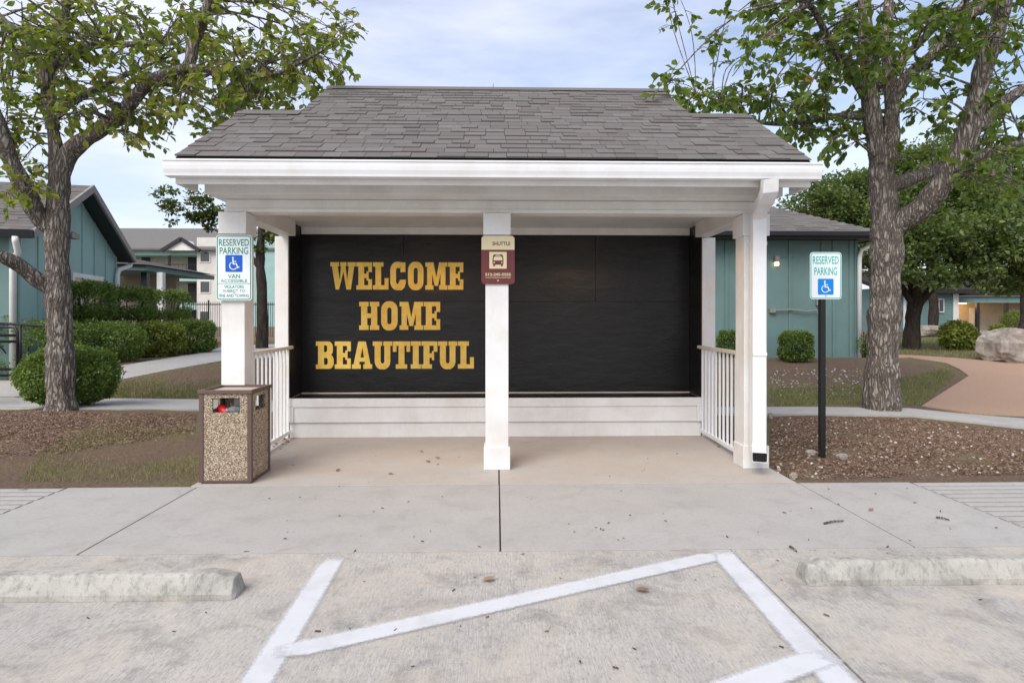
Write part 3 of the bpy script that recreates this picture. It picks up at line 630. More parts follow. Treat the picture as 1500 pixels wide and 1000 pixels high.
mb.f = [(i*(n+1)+j, i*(n+1)+j+1, (i+1)*(n+1)+j+1, (i+1)*(n+1)+j) for i in range(n) for j in range(n)]
tag(mb.build('crumpled_paper', 'rubbish_white'), 'crumpled white paper between the red can and the bottle', 'paper')
# ================================================================== WHEEL STOPS
def wheel_stop(x0, x1, y, label, rz_=0):
    n = 22; mb = MB(); pr = [(-.075, 0), (-.075, .03), (-.045, .105), (-.03, .115), (.03, .115), (.045, .105), (.075, .03), (.075, 0)]
    Lh = (x1-x0)/2; ks = [-Lh, -Lh+.015, -Lh+.10]+list(np.linspace(-Lh+.14, Lh-.14, n))+[Lh-.10, Lh-.015, Lh]
    for i, k in enumerate(ks):
        e = 1.0 if Lh-abs(k) >= .09 else (.80 if Lh-abs(k) > .01 else .28)
        for a, b in pr: mb.v.append((k, a*(1 if e > .5 else .85)+random.uniform(-.0025, .0025), b*e*(1+random.uniform(-.03, .02)) if b else .001))
    m_ = len(pr)
    for i in range(len(ks)-1):
        for q in range(m_-1): mb.f.append((i*m_+q, (i+1)*m_+q, (i+1)*m_+q+1, i*m_+q+1))
    mb.f.append(tuple(range(m_))); mb.f.append(tuple((len(ks)-1)*m_+q for q in range(m_-1, -1, -1)))
    o = mb.build('wheel_stop', 'stop', bevel=.006); o.location = ((x0+x1)/2, y, 0); o.rotation_euler.z = rz_
    tag(o, label, 'wheel stop', 'concrete wheel stops')
wheel_stop(-3.09, -1.26, 3.05, 'weathered concrete wheel stop left of the painted hatching'); wheel_stop(1.57, 3.40, 3.13, 'weathered concrete wheel stop right of the painted hatching', R(-.3))
# ================================================================== TREES
def catmull(pts, n=6):
    out = []; pts = [Vector(p) for p in pts]
    for i in range(len(pts)-1):
        p0, p1, p2, p3 = pts[max(i-1, 0)], pts[i], pts[i+1], pts[min(i+2, len(pts)-1)]
        for k in range(n):
            t = k/n; out.append(.5*((2*p1)+(p2-p0)*t+(2*p0-5*p1+4*p2-p3)*t*t+(-p0+3*p1-3*p2+p3)*t*t*t))
    return out+[pts[-1]]
def rough_tube(mb, pts, r0, r1, n=20, amp=.08, flare=0, seed=0):
    """tapered limb with furrowed bark relief"""
    pts = [Vector(p) for p in pts]; cum = [0]
    for a, b in zip(pts[:-1], pts[1:]): cum.append(cum[-1]+(b-a).length)
    Lt = cum[-1]; b0 = len(mb.v); x = None
    for i, p in enumerate(pts):
        d = (pts[min(i+1, len(pts)-1)]-pts[max(i-1, 0)]).normalized()
        if x is None: x = d.orthogonal().normalized()
        x = (x-d*x.dot(d)).normalized(); y = d.cross(x); u = cum[i]/Lt; r = float(np.interp(i/(len(pts)-1)*(len(r0)-1), range(len(r0)), r0)) if isinstance(r0, list) else r0+(r1-r0)*u
        if flare: r *= 1+flare*math.exp(-cum[i]/.16)
        r *= 1+.06*math.sin(cum[i]*7+seed)+.04*math.sin(cum[i]*17+seed*2)
        for k in range(n):
            t = 2*math.pi*k/n; w_ = amp*(.5*math.sin(t*7+3*math.sin(cum[i]*5+seed)+seed)+.5*math.sin(t*13-2*math.sin(cum[i]*9)+seed)+.5*random.uniform(-1, 1))
            if flare: w_ += .16*math.exp(-cum[i]/.14)*math.sin(t*5+seed)
            mb.v.append(tuple(p+(x*math.cos(t)+y*math.sin(t))*r*(1+w_)))
    for i in range(len(pts)-1):
        for k in range(n): mb.f.append((b0+i*n+k, b0+i*n+(k+1) % n, b0+(i+1)*n+(k+1) % n, b0+(i+1)*n+k))
    mb.f.append(tuple(b0+(len(pts)-1)*n+k for k in range(n)))
def inside(x, y, poly):
    c = False; j = len(poly)-1
    for i in range(len(poly)):
        (xi, yi), (xj, yj) = poly[i], poly[j]
        if (yi > y) != (yj > y) and x < (xj-xi)*(y-yi)/(yj-yi)+xi: c = not c
        j = i
    return c
def fg_tree(name, label, limbs, t0, polys, leafm, spacing, nleaf, leaf_len, seed, base, extra):
    random.seed(seed); root = empty(name, base, label, 'tree', 'oak trees flanking the shelter')
    tk = MB(); cloud = []; nodes = []
    for li, (pts, r0, r1, fl) in enumerate(limbs):
        w3 = [P(a, b, t0+(c if len(q) > 2 else 0)) for q in pts for a, b, c in [q if len(q) > 2 else (*q, 0)]]
        if fl: w3[0] = Vector((w3[0].x, w3[0].y, hgt(w3[0].x, w3[0].y)-.08))
        cv = catmull(w3, 22 if fl else 7); rough_tube(tk, cv, r0, r1, 64 if fl else 16, .05 if fl else .06, .30 if fl else 0, seed+li)
        for i, p in enumerate(cv):
            if not (fl and p.z < 3.0): nodes.append((p, .05 if fl else r0+(r1-r0)*i/len(cv)))
    tk.build('trunk', 'bark', root, smooth=True)
    # foliage clusters: placed through the crown volume, each fed by a twig from the nearest limb
    cent = []
    for poly, dens in polys:
        x0, x1 = min(p[0] for p in poly), max(p[0] for p in poly); y0, y1 = min(p[1] for p in poly), max(p[1] for p in poly)
        tries = int((x1-x0)*(y1-y0)/(spacing*spacing)*4*dens)
        for _ in range(tries):
            a, b = random.uniform(x0, x1), random.uniform(y0, y1)
            if not inside(a, b, poly): continue
            p = P(a, b, t0+random.uniform(-1.5, 1.7))
            if all((p-q).length > .30 for q in cent): cent.append(p)
    for _ in range(extra[0]):
        c = Vector(extra[1]); q = Vector((random.gauss(0, 1), random.gauss(0, 1), random.gauss(0, 1))).normalized()*random.uniform(.5, 1)
        p = c+Vector((q.x*extra[2][0], q.y*extra[2][1], q.z*extra[2][2]))
        xr = p.y; py = HY-(p.z-H)*F/max(p.y, .1); px = CX+F*(p.x/max(p.y, .1)-.0244)
        if py > -25 and -20 < px < 1520: continue
        cent.append(p)
    tw = MB(); LP = []; LD = []
    for c in cent:
        p, r = min(nodes, key=lambda n_: (n_[0]-c).length+.25*max(0, n_[0].z-c.z))
        mid = p.lerp(c, .5)+Vector((random.uniform(-.15, .15), random.uniform(-.15, .15), random.uniform(.0, .22)))*min(1, (c-p).length)
        cv = catmull([p, mid, c], 4); rr_ = min(.016, r*.5); tw.tube(cv, [rr_*(1-.8*i/(len(cv)-1))+.002 for i in range(len(cv))], 5)
        for _ in range(random.randint(4, 6)):
            s0 = cv[random.randint(4, len(cv)-1)]; dv = Vector((random.gauss(0, 1), random.gauss(0, 1), random.gauss(-.05, .6))).normalized()*random.uniform(.16, .38)
            e_ = s0+dv+Vector((0, 0, -.05)); tw.tube([s0, s0.lerp(e_, .5)+Vector((0, 0, .03)), e_], [.005, .004, .002], 4)
            for k in range(random.randint(int(nleaf*.6), nleaf)):
                u = random.uniform(.25, 1.05); LP.append(s0.lerp(e_, u)); LD.append((dv.normalized()+Vector((random.gauss(0, .7), random.gauss(0, .7), random.gauss(-.45, .45)))).normalized())
    tw.build('twigs', 'bark', root)['kind'] = 'stuff'
    N = len(LP); pos = np.array([tuple(p) for p in LP]); yv = np.array([tuple(d) for d in LD]); up = np.tile([0, 0, 1.], (N, 1))+rng.normal(0, .45, (N, 3))
    xv = np.cross(yv, up); xv /= np.linalg.norm(xv, axis=1)[:, None]; zv = np.cross(xv, yv); sc = rng.uniform(.7, 1.25, N)*leaf_len
    mats = np.stack([xv, yv, zv], -1)*sc[:, None, None]
    # neighbouring leaves share a tint
    cl = np.sin(pos[:, 0]*2.1+1)*np.sin(pos[:, 1]*1.7)*np.sin(pos[:, 2]*2.3+.5)*.25
    o = scatter('crown', LEAF_V, LEAF_F, pos, mats, np.clip(rng.beta(2, 2.2, N)+cl, 0, 1), leafm, root, smooth=True); o['kind'] = 'stuff'
    print(name, 'clusters', len(cent), 'leaves', N)
    return root
LL = [([(90, 612), (89, 560), (88, 500), (85, 420), (84, 350), (85, 300), (87, 250), (82, 215), (77, 186), (72, 140)], [w_*.0046/2*1.42 for w_ in (52, 50, 47, 43, 42, 43, 35, 27, 20, 17)], 0, 1),
      ([(78, 190), (74, 160, -.05), (71, 136, -.08), (70, 95, -.1), (82, 51, 0), (99, 0, .1), (120, -90, .3), (130, -200, .3)], .088, .04, 0),
      ([(84, 268), (102, 224), (136, 197, -.1), (177, 167, -.3), (218, 122, -.4), (272, 99, -.6), (284, 66, -.6), (306, 0, -.7), (330, -90, -.6)], .12, .035, 0),
      ([(272, 99, -.6), (340, 105, -.8), (401, 109, -1), (476, 72, -1.2)], .05, .012, 0),
      ([(70, 95, -.1), (51, 82, .2), (27, 48, .5), (0, 25, .7), (-60, -40, 1)], .07, .025, 0),
      ([(72, 100, -.1), (99, 82, -.4), (136, 68, -.7), (190, 65, -.9), (235, 63, -1.1)], .065, .02, 0),
      ([(80, 170), (104, 150, .3), (136, 133, .6), (155, 123, .8), (230, 90, 1.3)], .07, .02, 0),
      ([(80, 335), (58, 320, -.1), (34, 272, -.3), (14, 231, -.4), (0, 190, -.5), (-40, 90, -.5), (-60, -20, -.4)], .12, .05, 0),
      ([(84, 430), (60, 414, -.1), (30, 390, -.3), (0, 374, -.5), (-60, 345, -.8), (-130, 290, -1)], .10, .05, 0),
      ([(218, 122, -.4), (250, 125, -.1), (290, 140, .3), (330, 165, .6)], .035, .01, 0)]
PL = [([(0, 0), (450, 0), (480, 20), (535, 35), (515, 110), (485, 130), (455, 150), (400, 130), (360, 160), (330, 190), (290, 215), (240, 225), (200, 225), (160, 215), (165, 150), (120, 170), (60, 200), (0, 190)], 1.0),
      ([(0, 190), (50, 200), (45, 290), (0, 300)], .6), ([(40, 230), (75, 230), (70, 310), (45, 310)], .3), ([(340, 60), (490, 60), (480, 140), (380, 165), (330, 170)], .7)]
fg_tree('oak_tree', 'lichen-speckled oak with olive yellowing leaves beside the teal gabled building', LL, 8.3, PL, 'leaf_left', 34, 8, .108, 3, (tl.x, tl.y, 0), (110, (tl.x+.2, tl.y, 5.9), (3.4, 3.0, 2.2)))
RL = [([(1293, 615), (1292, 560), (1294, 500), (1297, 420), (1299, 360), (1296, 310), (1290, 250), (1284, 210), (1275, 165), (1271, 110)], [w_*.0045/2*1.65 for w_ in (56, 53, 50, 49, 51, 46, 37, 31, 25, 22)], 0, 1),
      ([(1280, 190), (1275, 150), (1270, 72), (1266, 0), (1262, -120, .1), (1255, -260, .2)], .11, .04, 0),
      ([(1293, 318), (1298, 255, .03), (1306, 202, .08), (1306, 144, .2), (1300, 72, .3), (1302, 0, .4), (1310, -130, .5)], .115, .04, 0),
      ([(1303, 195, .1), (1308, 160, .1), (1324, 119, .1), (1367, 79, 0), (1410, 32, -.1), (1446, 4, -.2), (1500, -70, -.3)], .09, .035, 0),
      ([(1282, 130), (1300, 112, -.2), (1334, 76, -.4), (1378, 32, -.6), (1414, 4, -.8), (1450, -70, -1)], .06, .025, 0),
      ([(1296, 345), (1320, 325, -.1), (1356, 299, -.3), (1403, 234, -.6), (1424, 173, -.7), (1442, 97, -.8), (1464, 36, -.9), (1471, 0, -1), (1480, -110, -1)], .15, .06, 0),
      ([(1300, 275), (1330, 264, .3), (1374, 248, .6), (1428, 230, .9), (1500, 209, 1.2), (1590, 190, 1.5)], .10, .05, 0),
      ([(1424, 190, -.7), (1442, 180, -.7), (1471, 151, -.8), (1500, 130, -.9), (1580, 90, -1)], .08, .04, 0),
      ([(1274, 150), (1262, 133, -.1), (1241, 101, -.3), (1219, 68, -.5), (1194, 18, -.7), (1180, 0, -.8), (1150, -80, -1)], .06, .025, 0),
      ([(1275, 170), (1219, 171, .1), (1169, 180, .3), (1118, 180, .5), (1079, 166, .6), (1057, 144, .7), (1020, 140, .8)], .05, .012, 0)]
PR = [([(1030, 0), (1500, 0), (1500, 60), (1440, 70), (1330, 120), (1262, 150), (1255, 245), (1215, 240), (1180, 200), (1110, 160), (1120, 110), (1090, 80), (1060, 40)], 1.0),
      ([(978, 110), (1060, 105), (1110, 130), (1110, 165), (1010, 165), (978, 150)], 1.0), ([(1320, 130), (1400, 120), (1400, 180), (1330, 195)], .6), ([(1440, 100), (1500, 90), (1500, 290), (1410, 290), (1430, 220)], .5), ([(1320, 205), (1400, 200), (1390, 235), (1320, 240)], .5)]
fg_tree('oak_tree', 'sturdy oak with green leaves right of the shelter behind the black sign post', RL, 8.15, PR, 'leaf_right', 34, 9, .112, 5, (tr_.x, tr_.y, 0), (120, (tr_.x, tr_.y, 5.9), (3.4, 3.0, 2.2)))
def bg_tree(name, label, base, trunk_r, limbs, blobs, leafm, n, leaf, cat='tree', group=None, barkm='bark_dark', seed=1):
    random.seed(seed); root = empty(name, base, label, cat, group); tk = MB(); base = Vector(base)
    for pts, r0, r1 in limbs: rough_tube(tk, catmull([base+Vector(p) for p in pts], 6), r0, r1, 12, .06, 0, seed)
    tk.build('trunk', barkm, root, smooth=True); pos = []; rn = []
    wsum = sum(b[3]*b[4]*b[5] for b in blobs)
    for (x, y, z, rx, ry, rz_) in blobs:
        k = int(n*rx*ry*rz_/wsum); sub = [Vector((random.gauss(0, 1), random.gauss(0, 1), random.gauss(0, 1))).normalized()*random.uniform(.45, 1.02) for _ in range(max(8, k//70))]
        for i in range(k):
            s_ = random.choice(sub); q = Vector((random.gauss(0, .16), random.gauss(0, .16), random.gauss(0, .12)))+s_
            pos.append((base.x+x+q.x*rx, base.y+y+q.y*ry, base.z+z+q.z*rz_)); rn.append(min(1, max(0, random.betavariate(2, 2.5)+.25*math.sin(s_.x*9+s_.z*7))))
    N = len(pos); o = scatter('crown', SMALL_V, SMALL_F, np.array(pos), rotmats(N, rng.uniform(.6, 1.3, N)*leaf), np.array(rn), leafm, root); o['kind'] = 'stuff'; return root
ob = G(1335, 512)
def rel(px, py, t, b): q = P(px, py, t)-Vector(b); return (q.x, q.y, q.z)
def crown_at(b, t, lst, sx=1.0):
    out = []
    for (px, py, r, dt) in lst: x, y, z = rel(px, py, t+dt, b); m_ = (t+dt)/F; out.append((x, y, z, r*m_*1.15, r*m_*1.3, r*m_*.8))
    return out
T = 17.8
bg_tree('live_oak', 'spreading dark live oak behind the right oak trunk, near the boulders', ob, .2, [([(0, 0, -.1), (.03, 0, .8), (.12, 0, 1.5), (.0, 0, 2.6), (.2, .2, 4)], .24, .08), ([(.1, 0, 1.2), (.7, .1, 1.8), (1.5, 0, 2.3), (2.6, .1, 3)], .13, .05), ([(.05, 0, 1.3), (-.6, -.1, 2.2), (-1.4, -.2, 3)], .10, .04)],
        crown_at(ob, T, [(1290, 370, 50, .5), (1350, 350, 55, -.5), (1420, 350, 60, 0), (1470, 375, 45, -.5), (1390, 290, 55, .5), (1450, 310, 50, 1), (1330, 300, 45, 1), (1350, 400, 38, -1), (1420, 405, 36, -.8), (1480, 410, 30, 0), (1530, 360, 60, 0), (1390, 250, 40, 1)]), 'leaf_oak', 48000, .135, group='live oaks at the back right', seed=11)
for (px, t, base_y, lst, lab, sd_) in (
    (1225, 27, 500, [(1200, 300, 45, 0), (1245, 280, 45, 1), (1280, 300, 45, 0), (1215, 340, 40, 0), (1270, 350, 50, 0)], 'grey-green live oak rising behind the hipped roof of the right building', 21),
    (1365, 30, 490, [(1340, 245, 40, 0), (1395, 225, 36, 1), (1360, 280, 50, 0), (1420, 262, 42, 0)], 'pale-topped live oak showing between the limbs of the right oak', 31),
    (1500, 27, 495, [(1480, 260, 50, 0), (1520, 300, 70, 0), (1455, 300, 40, 0), (1485, 350, 50, 0), (1530, 390, 50, 0), (1500, 230, 36, 0)], 'tall live oak at the right edge behind the boulders', 41)):
    q = P(px, HY, t); b = Vector((q.x, q.y, hgt(q.x, q.y)))
    bg_tree('live_oak', lab, b, .2, [([(0, 0, -.1), (.1, 0, 1.5), (-.1, 0, 3), (.1, 0, 5.5)], .26, .07)], crown_at(b, t, lst), 'leaf_oak', 26000, .17, group='live oaks at the back right', seed=sd_)
q = G(384, 511); b = q
bg_tree('courtyard_oak', 'dark small-leaved oak behind the left end of the shelter', b, .17, [([(0, 0, -.1), (.0, 0, 1.4), (-.05, 0, 2.8), (.1, 0, 4.6)], .17, .08), ([(-.05, 0, 2.3), (-.7, 0, 3.0), (-1.5, .1, 3.45)], .08, .02)],
        crown_at(b, b.y, [(240, 288, 18, 0), (262, 300, 24, 0), (290, 300, 26, 0), (300, 325, 22, .3), (275, 325, 18, .2), (330, 310, 34, .5), (375, 300, 40, .5), (385, 345, 28, 0), (420, 290, 50, 1), (350, 270, 30, .5), (400, 240, 40, 1)]), 'leaf_dark', 11000, .13, seed=51)
q = P(700, HY, 22); b = Vector((q.x, q.y, .0))
bg_tree('slender_tree', 'thin treetop sprigs just showing above the shelter ridge', b, .1, [([(0, 0, -.1), (.1, 0, 4), (0, 0, 8.2)], .14, .03), ([(0, 0, 7.2), (.5, 0, 8.9), (.55, 0, 9.75)], .03, .008), ([(0, 0, 7), (-1.6, 0, 8.6), (-2.6, 0, 9.35)], .03, .008), ([(0, 0, 7), (1.6, 0, 8.8), (2.0, 0, 9.45)], .03, .008)],
        [(0, 0, 6.3, 2.6, 2.2, 1.9), (.55, 0, 9.6, .10, .1, .3), (-2.6, 0, 9.3, .16, .1, .15), (2.0, 0, 9.4, .1, .1, .12)], 'leaf_dark', 3200, .15, seed=61)
# ================================================================== SHRUBS
def shrub(name, label, c, r, leafm, n, leaf, group=None, boxy=2.0, seed=0, gaps=0):
    """clipped shrub: leaf-covered superellipsoid with stems inside"""
    random.seed(seed); c = Vector(c); root = empty(name, (c.x, c.y, hgt(c.x, c.y)), label, 'shrub', group)
    st = MB()
    for k in range(7):
        a = random.uniform(0, 6.28); e_ = Vector((c.x+math.cos(a)*r[0]*.6, c.y+math.sin(a)*r[1]*.6, c.z+r[2]*random.uniform(.1, .6))); s0 = Vector((c.x+math.cos(a)*.06, c.y+math.sin(a)*.06, hgt(c.x, c.y)-.03))
        st.tube(catmull([s0, s0.lerp(e_, .5)+Vector((0, 0, .08)), e_], 3), .012, 5)
    st.build('stems', 'bark_dark', root)
    d = rng.normal(0, 1, (n, 3)); d /= np.linalg.norm(d, axis=1)[:, None]; ex = 2.0/boxy
    d = np.sign(d)*np.abs(d)**ex if boxy != 2 else d
    k = 1+.06*np.sin(d[:, 0]*7+seed)*np.sin(d[:, 2]*6+1)+.05*np.sin(d[:, 1]*11+d[:, 0]*5)
    dep = 1-np.abs(rng.normal(0, .06, n))-rng.random(n)**3*.40; pos = d*np.array(r)*(k*dep)[:, None]+np.array(c)
    ok = pos[:, 2] > hgt(c.x, c.y)+.04
    if gaps: ok &= (np.sin(pos[:, 0]*4+seed)+np.sin(pos[:, 2]*5+pos[:, 1]*3)+rng.normal(0, .5, n)) > -gaps
    pos = pos[ok]; N = len(pos); o = scatter('foliage', SMALL_V, SMALL_F, pos, rotmats(N, rng.uniform(.6, 1.3, N)*leaf, 1.4), np.clip(rng.beta(2, 2.4, N)+.12*np.sin(pos[:, 0]*6)*np.sin(pos[:, 2]*8), 0, 1), leafm, root); o['kind'] = 'stuff'; return root
def shrub_px(name, label, x0, x1, y0, y1, leafm, n, leaf, **k):
    b = G((x0+x1)/2, y1); m_ = b.y/F*1.0; r = ((x1-x0)/2*m_*.9, (x1-x0)/2*m_*k.pop('deep', .8), (y1-y0)/2*m_*.97); f_ = 1+r[1]*.5/b.y
    return shrub(name, label, (b.x*f_, b.y*f_, b.z+r[2]*.96), (r[0]*f_, r[1], r[2]*f_), leafm, n, leaf, **k)
shrub_px('boxwood_shrub', 'round clipped boxwood right behind the left oak trunk', 34, 172, 505, 597, 'leaf_box', 26000, .040, seed=1, boxy=2.3)
HG = 'clipped hedge shrubs along the left walkway'
shrub_px('hedge_shrub', 'long low hedge running behind the black handrail', -60, 130, 465, 556, 'leaf_box', 14000, .05, group=HG, seed=2, boxy=4, deep=.4)
shrub_px('hedge_shrub', 'dark rounded hedge shrub just right of the oak trunk', 95, 212, 468, 532, 'leaf_box', 9000, .055, group=HG, seed=3, boxy=2.6)
shrub_px('hedge_shrub', 'yellow-green rounded hedge shrub in the middle of the row', 194, 270, 469, 523, 'leaf_yellow', 9000, .06, group=HG, seed=4, boxy=2.7)
shrub_px('hedge_shrub', 'dark square-cut hedge shrub at the far end of the row by the fence', 246, 314, 467, 518, 'leaf_box', 9000, .065, group=HG, seed=5, boxy=3.4)
for (x0, x1, y0, lab, sd_) in ((100, 160, 413, 'taller leggy hedge in front of the gable window', 6), (150, 222, 420, 'taller leggy hedge in the middle below the downspout', 7), (208, 276, 425, 'taller leggy hedge nearest the far porch', 8)):
    T = 12.8+1.9*(sd_-6); A = P(x0, y0, T); B = P(x1, 470, T); c = ((A.x+B.x)/2, A.y, (A.z+B.z)/2); shrub('tall_hedge', lab, c, ((B.x-A.x)/2, .45, (A.z-B.z)/2*1.05), 'leaf_box', 7000, .055, 'tall hedges by the gabled building', 4, sd_)
# ================================================================== LEFT TEAL BUILDING
A = Vector((-8.19, 11.07, 2.9)); B = Vector((-9.2, 15.85, 2.9)); gdir = (B-A).normalized(); nrm = Vector((gdir.y, -gdir.x, 0)); Wd = (B-A).length; PK = 4.20
lb = empty('gabled_building', (-9, 13, .2), 'teal board-and-batten building with grey shingled gable behind the left oak', 'building')
def lp(u, n_, z): q = A+gdir*u+nrm*n_; return Vector((q.x, q.y, z))
def ridge_z(u): return 2.9+(PK-2.9)*(1-abs(u-Wd/2)/(Wd/2))
u0, u1, wn_ = .25, Wd-.25, -.35
MB().prism([lp(u0, wn_, 0), lp(u1, wn_, 0), lp(u1, wn_, ridge_z(u1)-.1), lp(Wd/2, wn_, PK-.12), lp(u0, wn_, ridge_z(u0)-.1)], -nrm*.15).build('gable_wall', 'teal_pale_lit', lb)  # brighter light on this side is put into a lighter teal than the front
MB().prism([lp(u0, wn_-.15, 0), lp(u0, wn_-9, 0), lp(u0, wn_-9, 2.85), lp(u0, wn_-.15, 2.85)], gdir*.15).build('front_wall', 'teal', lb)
u = u0+.02
while u < u1:
    MB().prism([lp(u, wn_, .2), lp(u+.05, wn_, .2), lp(u+.05, wn_, ridge_z(u+.03)-.16), lp(u, wn_, ridge_z(u)-.16)], nrm*.022).build('batten', 'teal_pale_lit', lb); u += .62
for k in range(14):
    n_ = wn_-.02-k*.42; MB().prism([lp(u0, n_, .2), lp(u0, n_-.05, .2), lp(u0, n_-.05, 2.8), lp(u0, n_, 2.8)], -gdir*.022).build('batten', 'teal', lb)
for ua, ub in ((0, Wd/2), (Wd, Wd/2)):         # roof planes
    rf = MB().prism([lp(ua, 0, 2.9), lp(ub, 0, PK), lp(ub, -10, PK), lp(ua, -10, 2.9)], (0, 0, -.12)).build('roof', 'roof_deck', lb)
    if ua == 0:
        vv = lp(ub, -10, PK)-lp(ua, -10, 2.9); Ls = vv.length; sc_ = [(i*.15, 0, 10) for i in range(int(Ls/.15))]
        shingles(rf, lp(0, -10, 2.905), nrm, vv, sc_, .15, 0, wsel=(.2, .25, .3, .36))
    MB().prism([lp(ua, .02, 2.92), lp(ub, .02, PK+.02), lp(ub, .02, PK-.14), lp(ua, .02, 2.76)], -nrm*.05).build('barge_board', 'grey_trim', lb)
    MB().prism([lp(ua, -.03, 2.78), lp(ub, -.03, PK-.12), lp(ub, -.36, PK-.12), lp(ua, -.36, 2.78)], (0, 0, -.02)).build('soffit', 'dark_trim', lb)
    s_ = 1 if ua == 0 else -1
    MB().prism([lp(ua-s_*.11, .0, 2.90), lp(ua-s_*.002, .0, 2.90), lp(ua-s_*.002, 0, 2.77), lp(ua-s_*.08, 0, 2.77)], -nrm*10).build('gutter', 'dark_trim', lb)
def dspout(pts, mat, parent, wd=.09): 
    o = MB().tube(pts, wd/2, 8).build('downspout', mat, parent, smooth=True); return o
dspout([lp(-.06, -.25, 2.78), lp(-.06, -.25, 2.70), lp(.12, -.3, 2.52), lp(.17, -.40, 2.35), lp(.17, -.40, .2)], 'white_metal', lb, .11)
dspout([lp(Wd+.06, -.12, 2.78), lp(Wd+.02, -.12, 2.68), lp(Wd-.3, -.26, 2.55), lp(Wd-.36, -.28, 2.4), lp(Wd-.36, -.28, .2)], 'white_metal', lb, .11)
for (ua, ub, za, zb) in ((1.55, 1.95, .9, 2.25), (2.35, 3.75, .75, 2.22)):
    f = MB()
    for (a, b, c_, d_) in ((ua-.09, ub+.09, zb, zb+.1), (ua-.09, ub+.09, za-.1, za), (ua-.09, ua, za, zb), (ub, ub+.09, za, zb)): f.prism([lp(a, wn_, c_), lp(b, wn_, c_), lp(b, wn_, d_), lp(a, wn_, d_)], nrm*.04)
    wo = f.build('window', 'white', lb)
    MB().prism([lp(ua, wn_+.004, za), lp(ub, wn_+.004, za), lp(ub, wn_+.004, zb), lp(ua, wn_+.004, zb)], nrm*.008).build('pane', 'glass', wo)
    MB().prism([lp(ua, wn_+.014, (za+zb)/2), lp(ub, wn_+.014, (za+zb)/2), lp(ub, wn_+.014, zb), lp(ua, wn_+.014, zb)], nrm*.004).build('blind', 'blind', wo)
MB().prism([lp(1.75, wn_, 2.98), lp(2.15, wn_, 2.98), lp(2.15, wn_, 3.22), lp(1.75, wn_, 3.22)], nrm*.02).add([lp(1.78, wn_+.02, 3.2), lp(2.12, wn_+.02, 3.2), lp(2.12, wn_+.22, 3.10), lp(1.78, wn_+.22, 3.10), lp(1.78, wn_+.02, 3.0), lp(2.12, wn_+.02, 3.0), lp(2.12, wn_+.22, 3.0), lp(1.78, wn_+.22, 3.0)], [(0, 1, 2, 3), (4, 7, 6, 5), (0, 3, 7, 4), (1, 5, 6, 2), (3, 2, 6, 7)]).build('wall_light', 'grey_trim', lb)
# porch at its far end
pc = empty('entrance_porch', (-9.4, 18, .25), 'low porch with dark teal fascia and white downspout beyond the gable', 'porch')
A2 = P(200, 466, 17.0); B2 = P(247, 466, 18.5)
def pz(py, t): return H+(HY-py)*t/F
MB().prism([(A2.x-3, A2.y-.4, pz(392, 17)), (B2.x, B2.y-1.2, pz(399, 18)), (B2.x, B2.y+3, pz(399, 18)), (A2.x-3, A2.y+3, pz(392, 17))], (0, 0, .14)).build('fascia', 'teal', pc)
MB().add([(A2.x-3, A2.y-.5, pz(390, 17)+.12), (B2.x+.1, B2.y-1.3, pz(397, 18)+.12), (B2.x+.1, B2.y+3, pz(397, 18)+.12), (A2.x-2.5, A2.y+1.5, pz(360, 17)+.1)], [(0, 1, 2, 3)]).build('roof', 'shingle_many', pc)
for px in (213, 236): q = P(px, 466, 17.6); MB().box(q.x-.08, q.x+.08, q.y-.08, q.y+.08, .2, pz(399, 17.6)).build('post', 'white' if px > 230 else 'dark_trim', pc)
q = P(225, 466, 19.5); MB().box(q.x-2.5, q.x+.3, q.y+.8, q.y+1, .2, pz(399, 19)).build('wall', 'beige', pc); MB().box(q.x-.9, q.x-.2, q.y+.74, q.y+.79, .3, 2.3).build('door', 'teal', pc)
# handrail
hr = empty('handrail', (-7, 9.2, 0), 'black pipe handrail along the walkway at the left edge', 'handrail')
T = 9.3
for pts in ([(-120, 468), (64, 477), (110, 480)], [(-120, 478), (10, 479), (22, 480), (26, 486), (26, 524)], [(-120, 491), (26, 491)], [(-120, 500), (26, 500)], [(-120, 538), (30, 541)], [(-120, 548), (24, 550)], [(26, 484), (25, 562)], [(-70, 478), (-70, 570)]):
    MB().tube([P(a, b_, T+(.5 if pts[0][1] == 468 else 0)) for a, b_ in pts], .021, 8).build('rail', 'black_metal', hr, smooth=True)
for px in (30, 105): MB().tube([P(px, 474, T+.5), P(px, 555, T+.5)], .02, 8).build('post', 'black_metal', hr, smooth=True)
# ================================================================== APARTMENT BLOCK (far left)
ap = empty('apartment_block', (-32, 66, .3), 'three-storey beige apartment block with balconies and grey roof beyond the left hedges', 'building')
T = 65.0
def ax(px): return P(px, HY, T).x
def az(py): return H+(HY-py)*T/F
Y0 = T-0.5; xl, xm, xr_ = ax(60), ax(297), ax(372)
MB().box(xl, xm, Y0+2.2, Y0+9, .2, az(371)).build('wall', 'beige', ap)
MB().box(xm, xr_, Y0, Y0+9, .2, az(350)).build('wall', 'offwhite_wall', ap)
MB().box(xr_+.01, ax(470), Y0-.4, Y0+9, .2, az(345)).build('wall', 'teal_pale_lit', ap)
MB().prism([(xl-1, Y0-.6, az(369)), (ax(470), Y0-.6, az(369)), (ax(470), Y0+7, az(326)), (xl-1, Y0+7, az(326))], (0, 0, .2)).build('roof', 'shingle', ap)
MB().add([(ax(255), Y0-.8, az(370)), (ax(306), Y0-.8, az(370)), (ax(281), Y0-.8, az(354)), (ax(255), Y0+3, az(370)), (ax(306), Y0+3, az(370)), (ax(281), Y0+3, az(354))], [(0, 1, 2), (0, 2, 5, 3), (1, 4, 5, 2)]).build('cross_gable', 'white', ap)
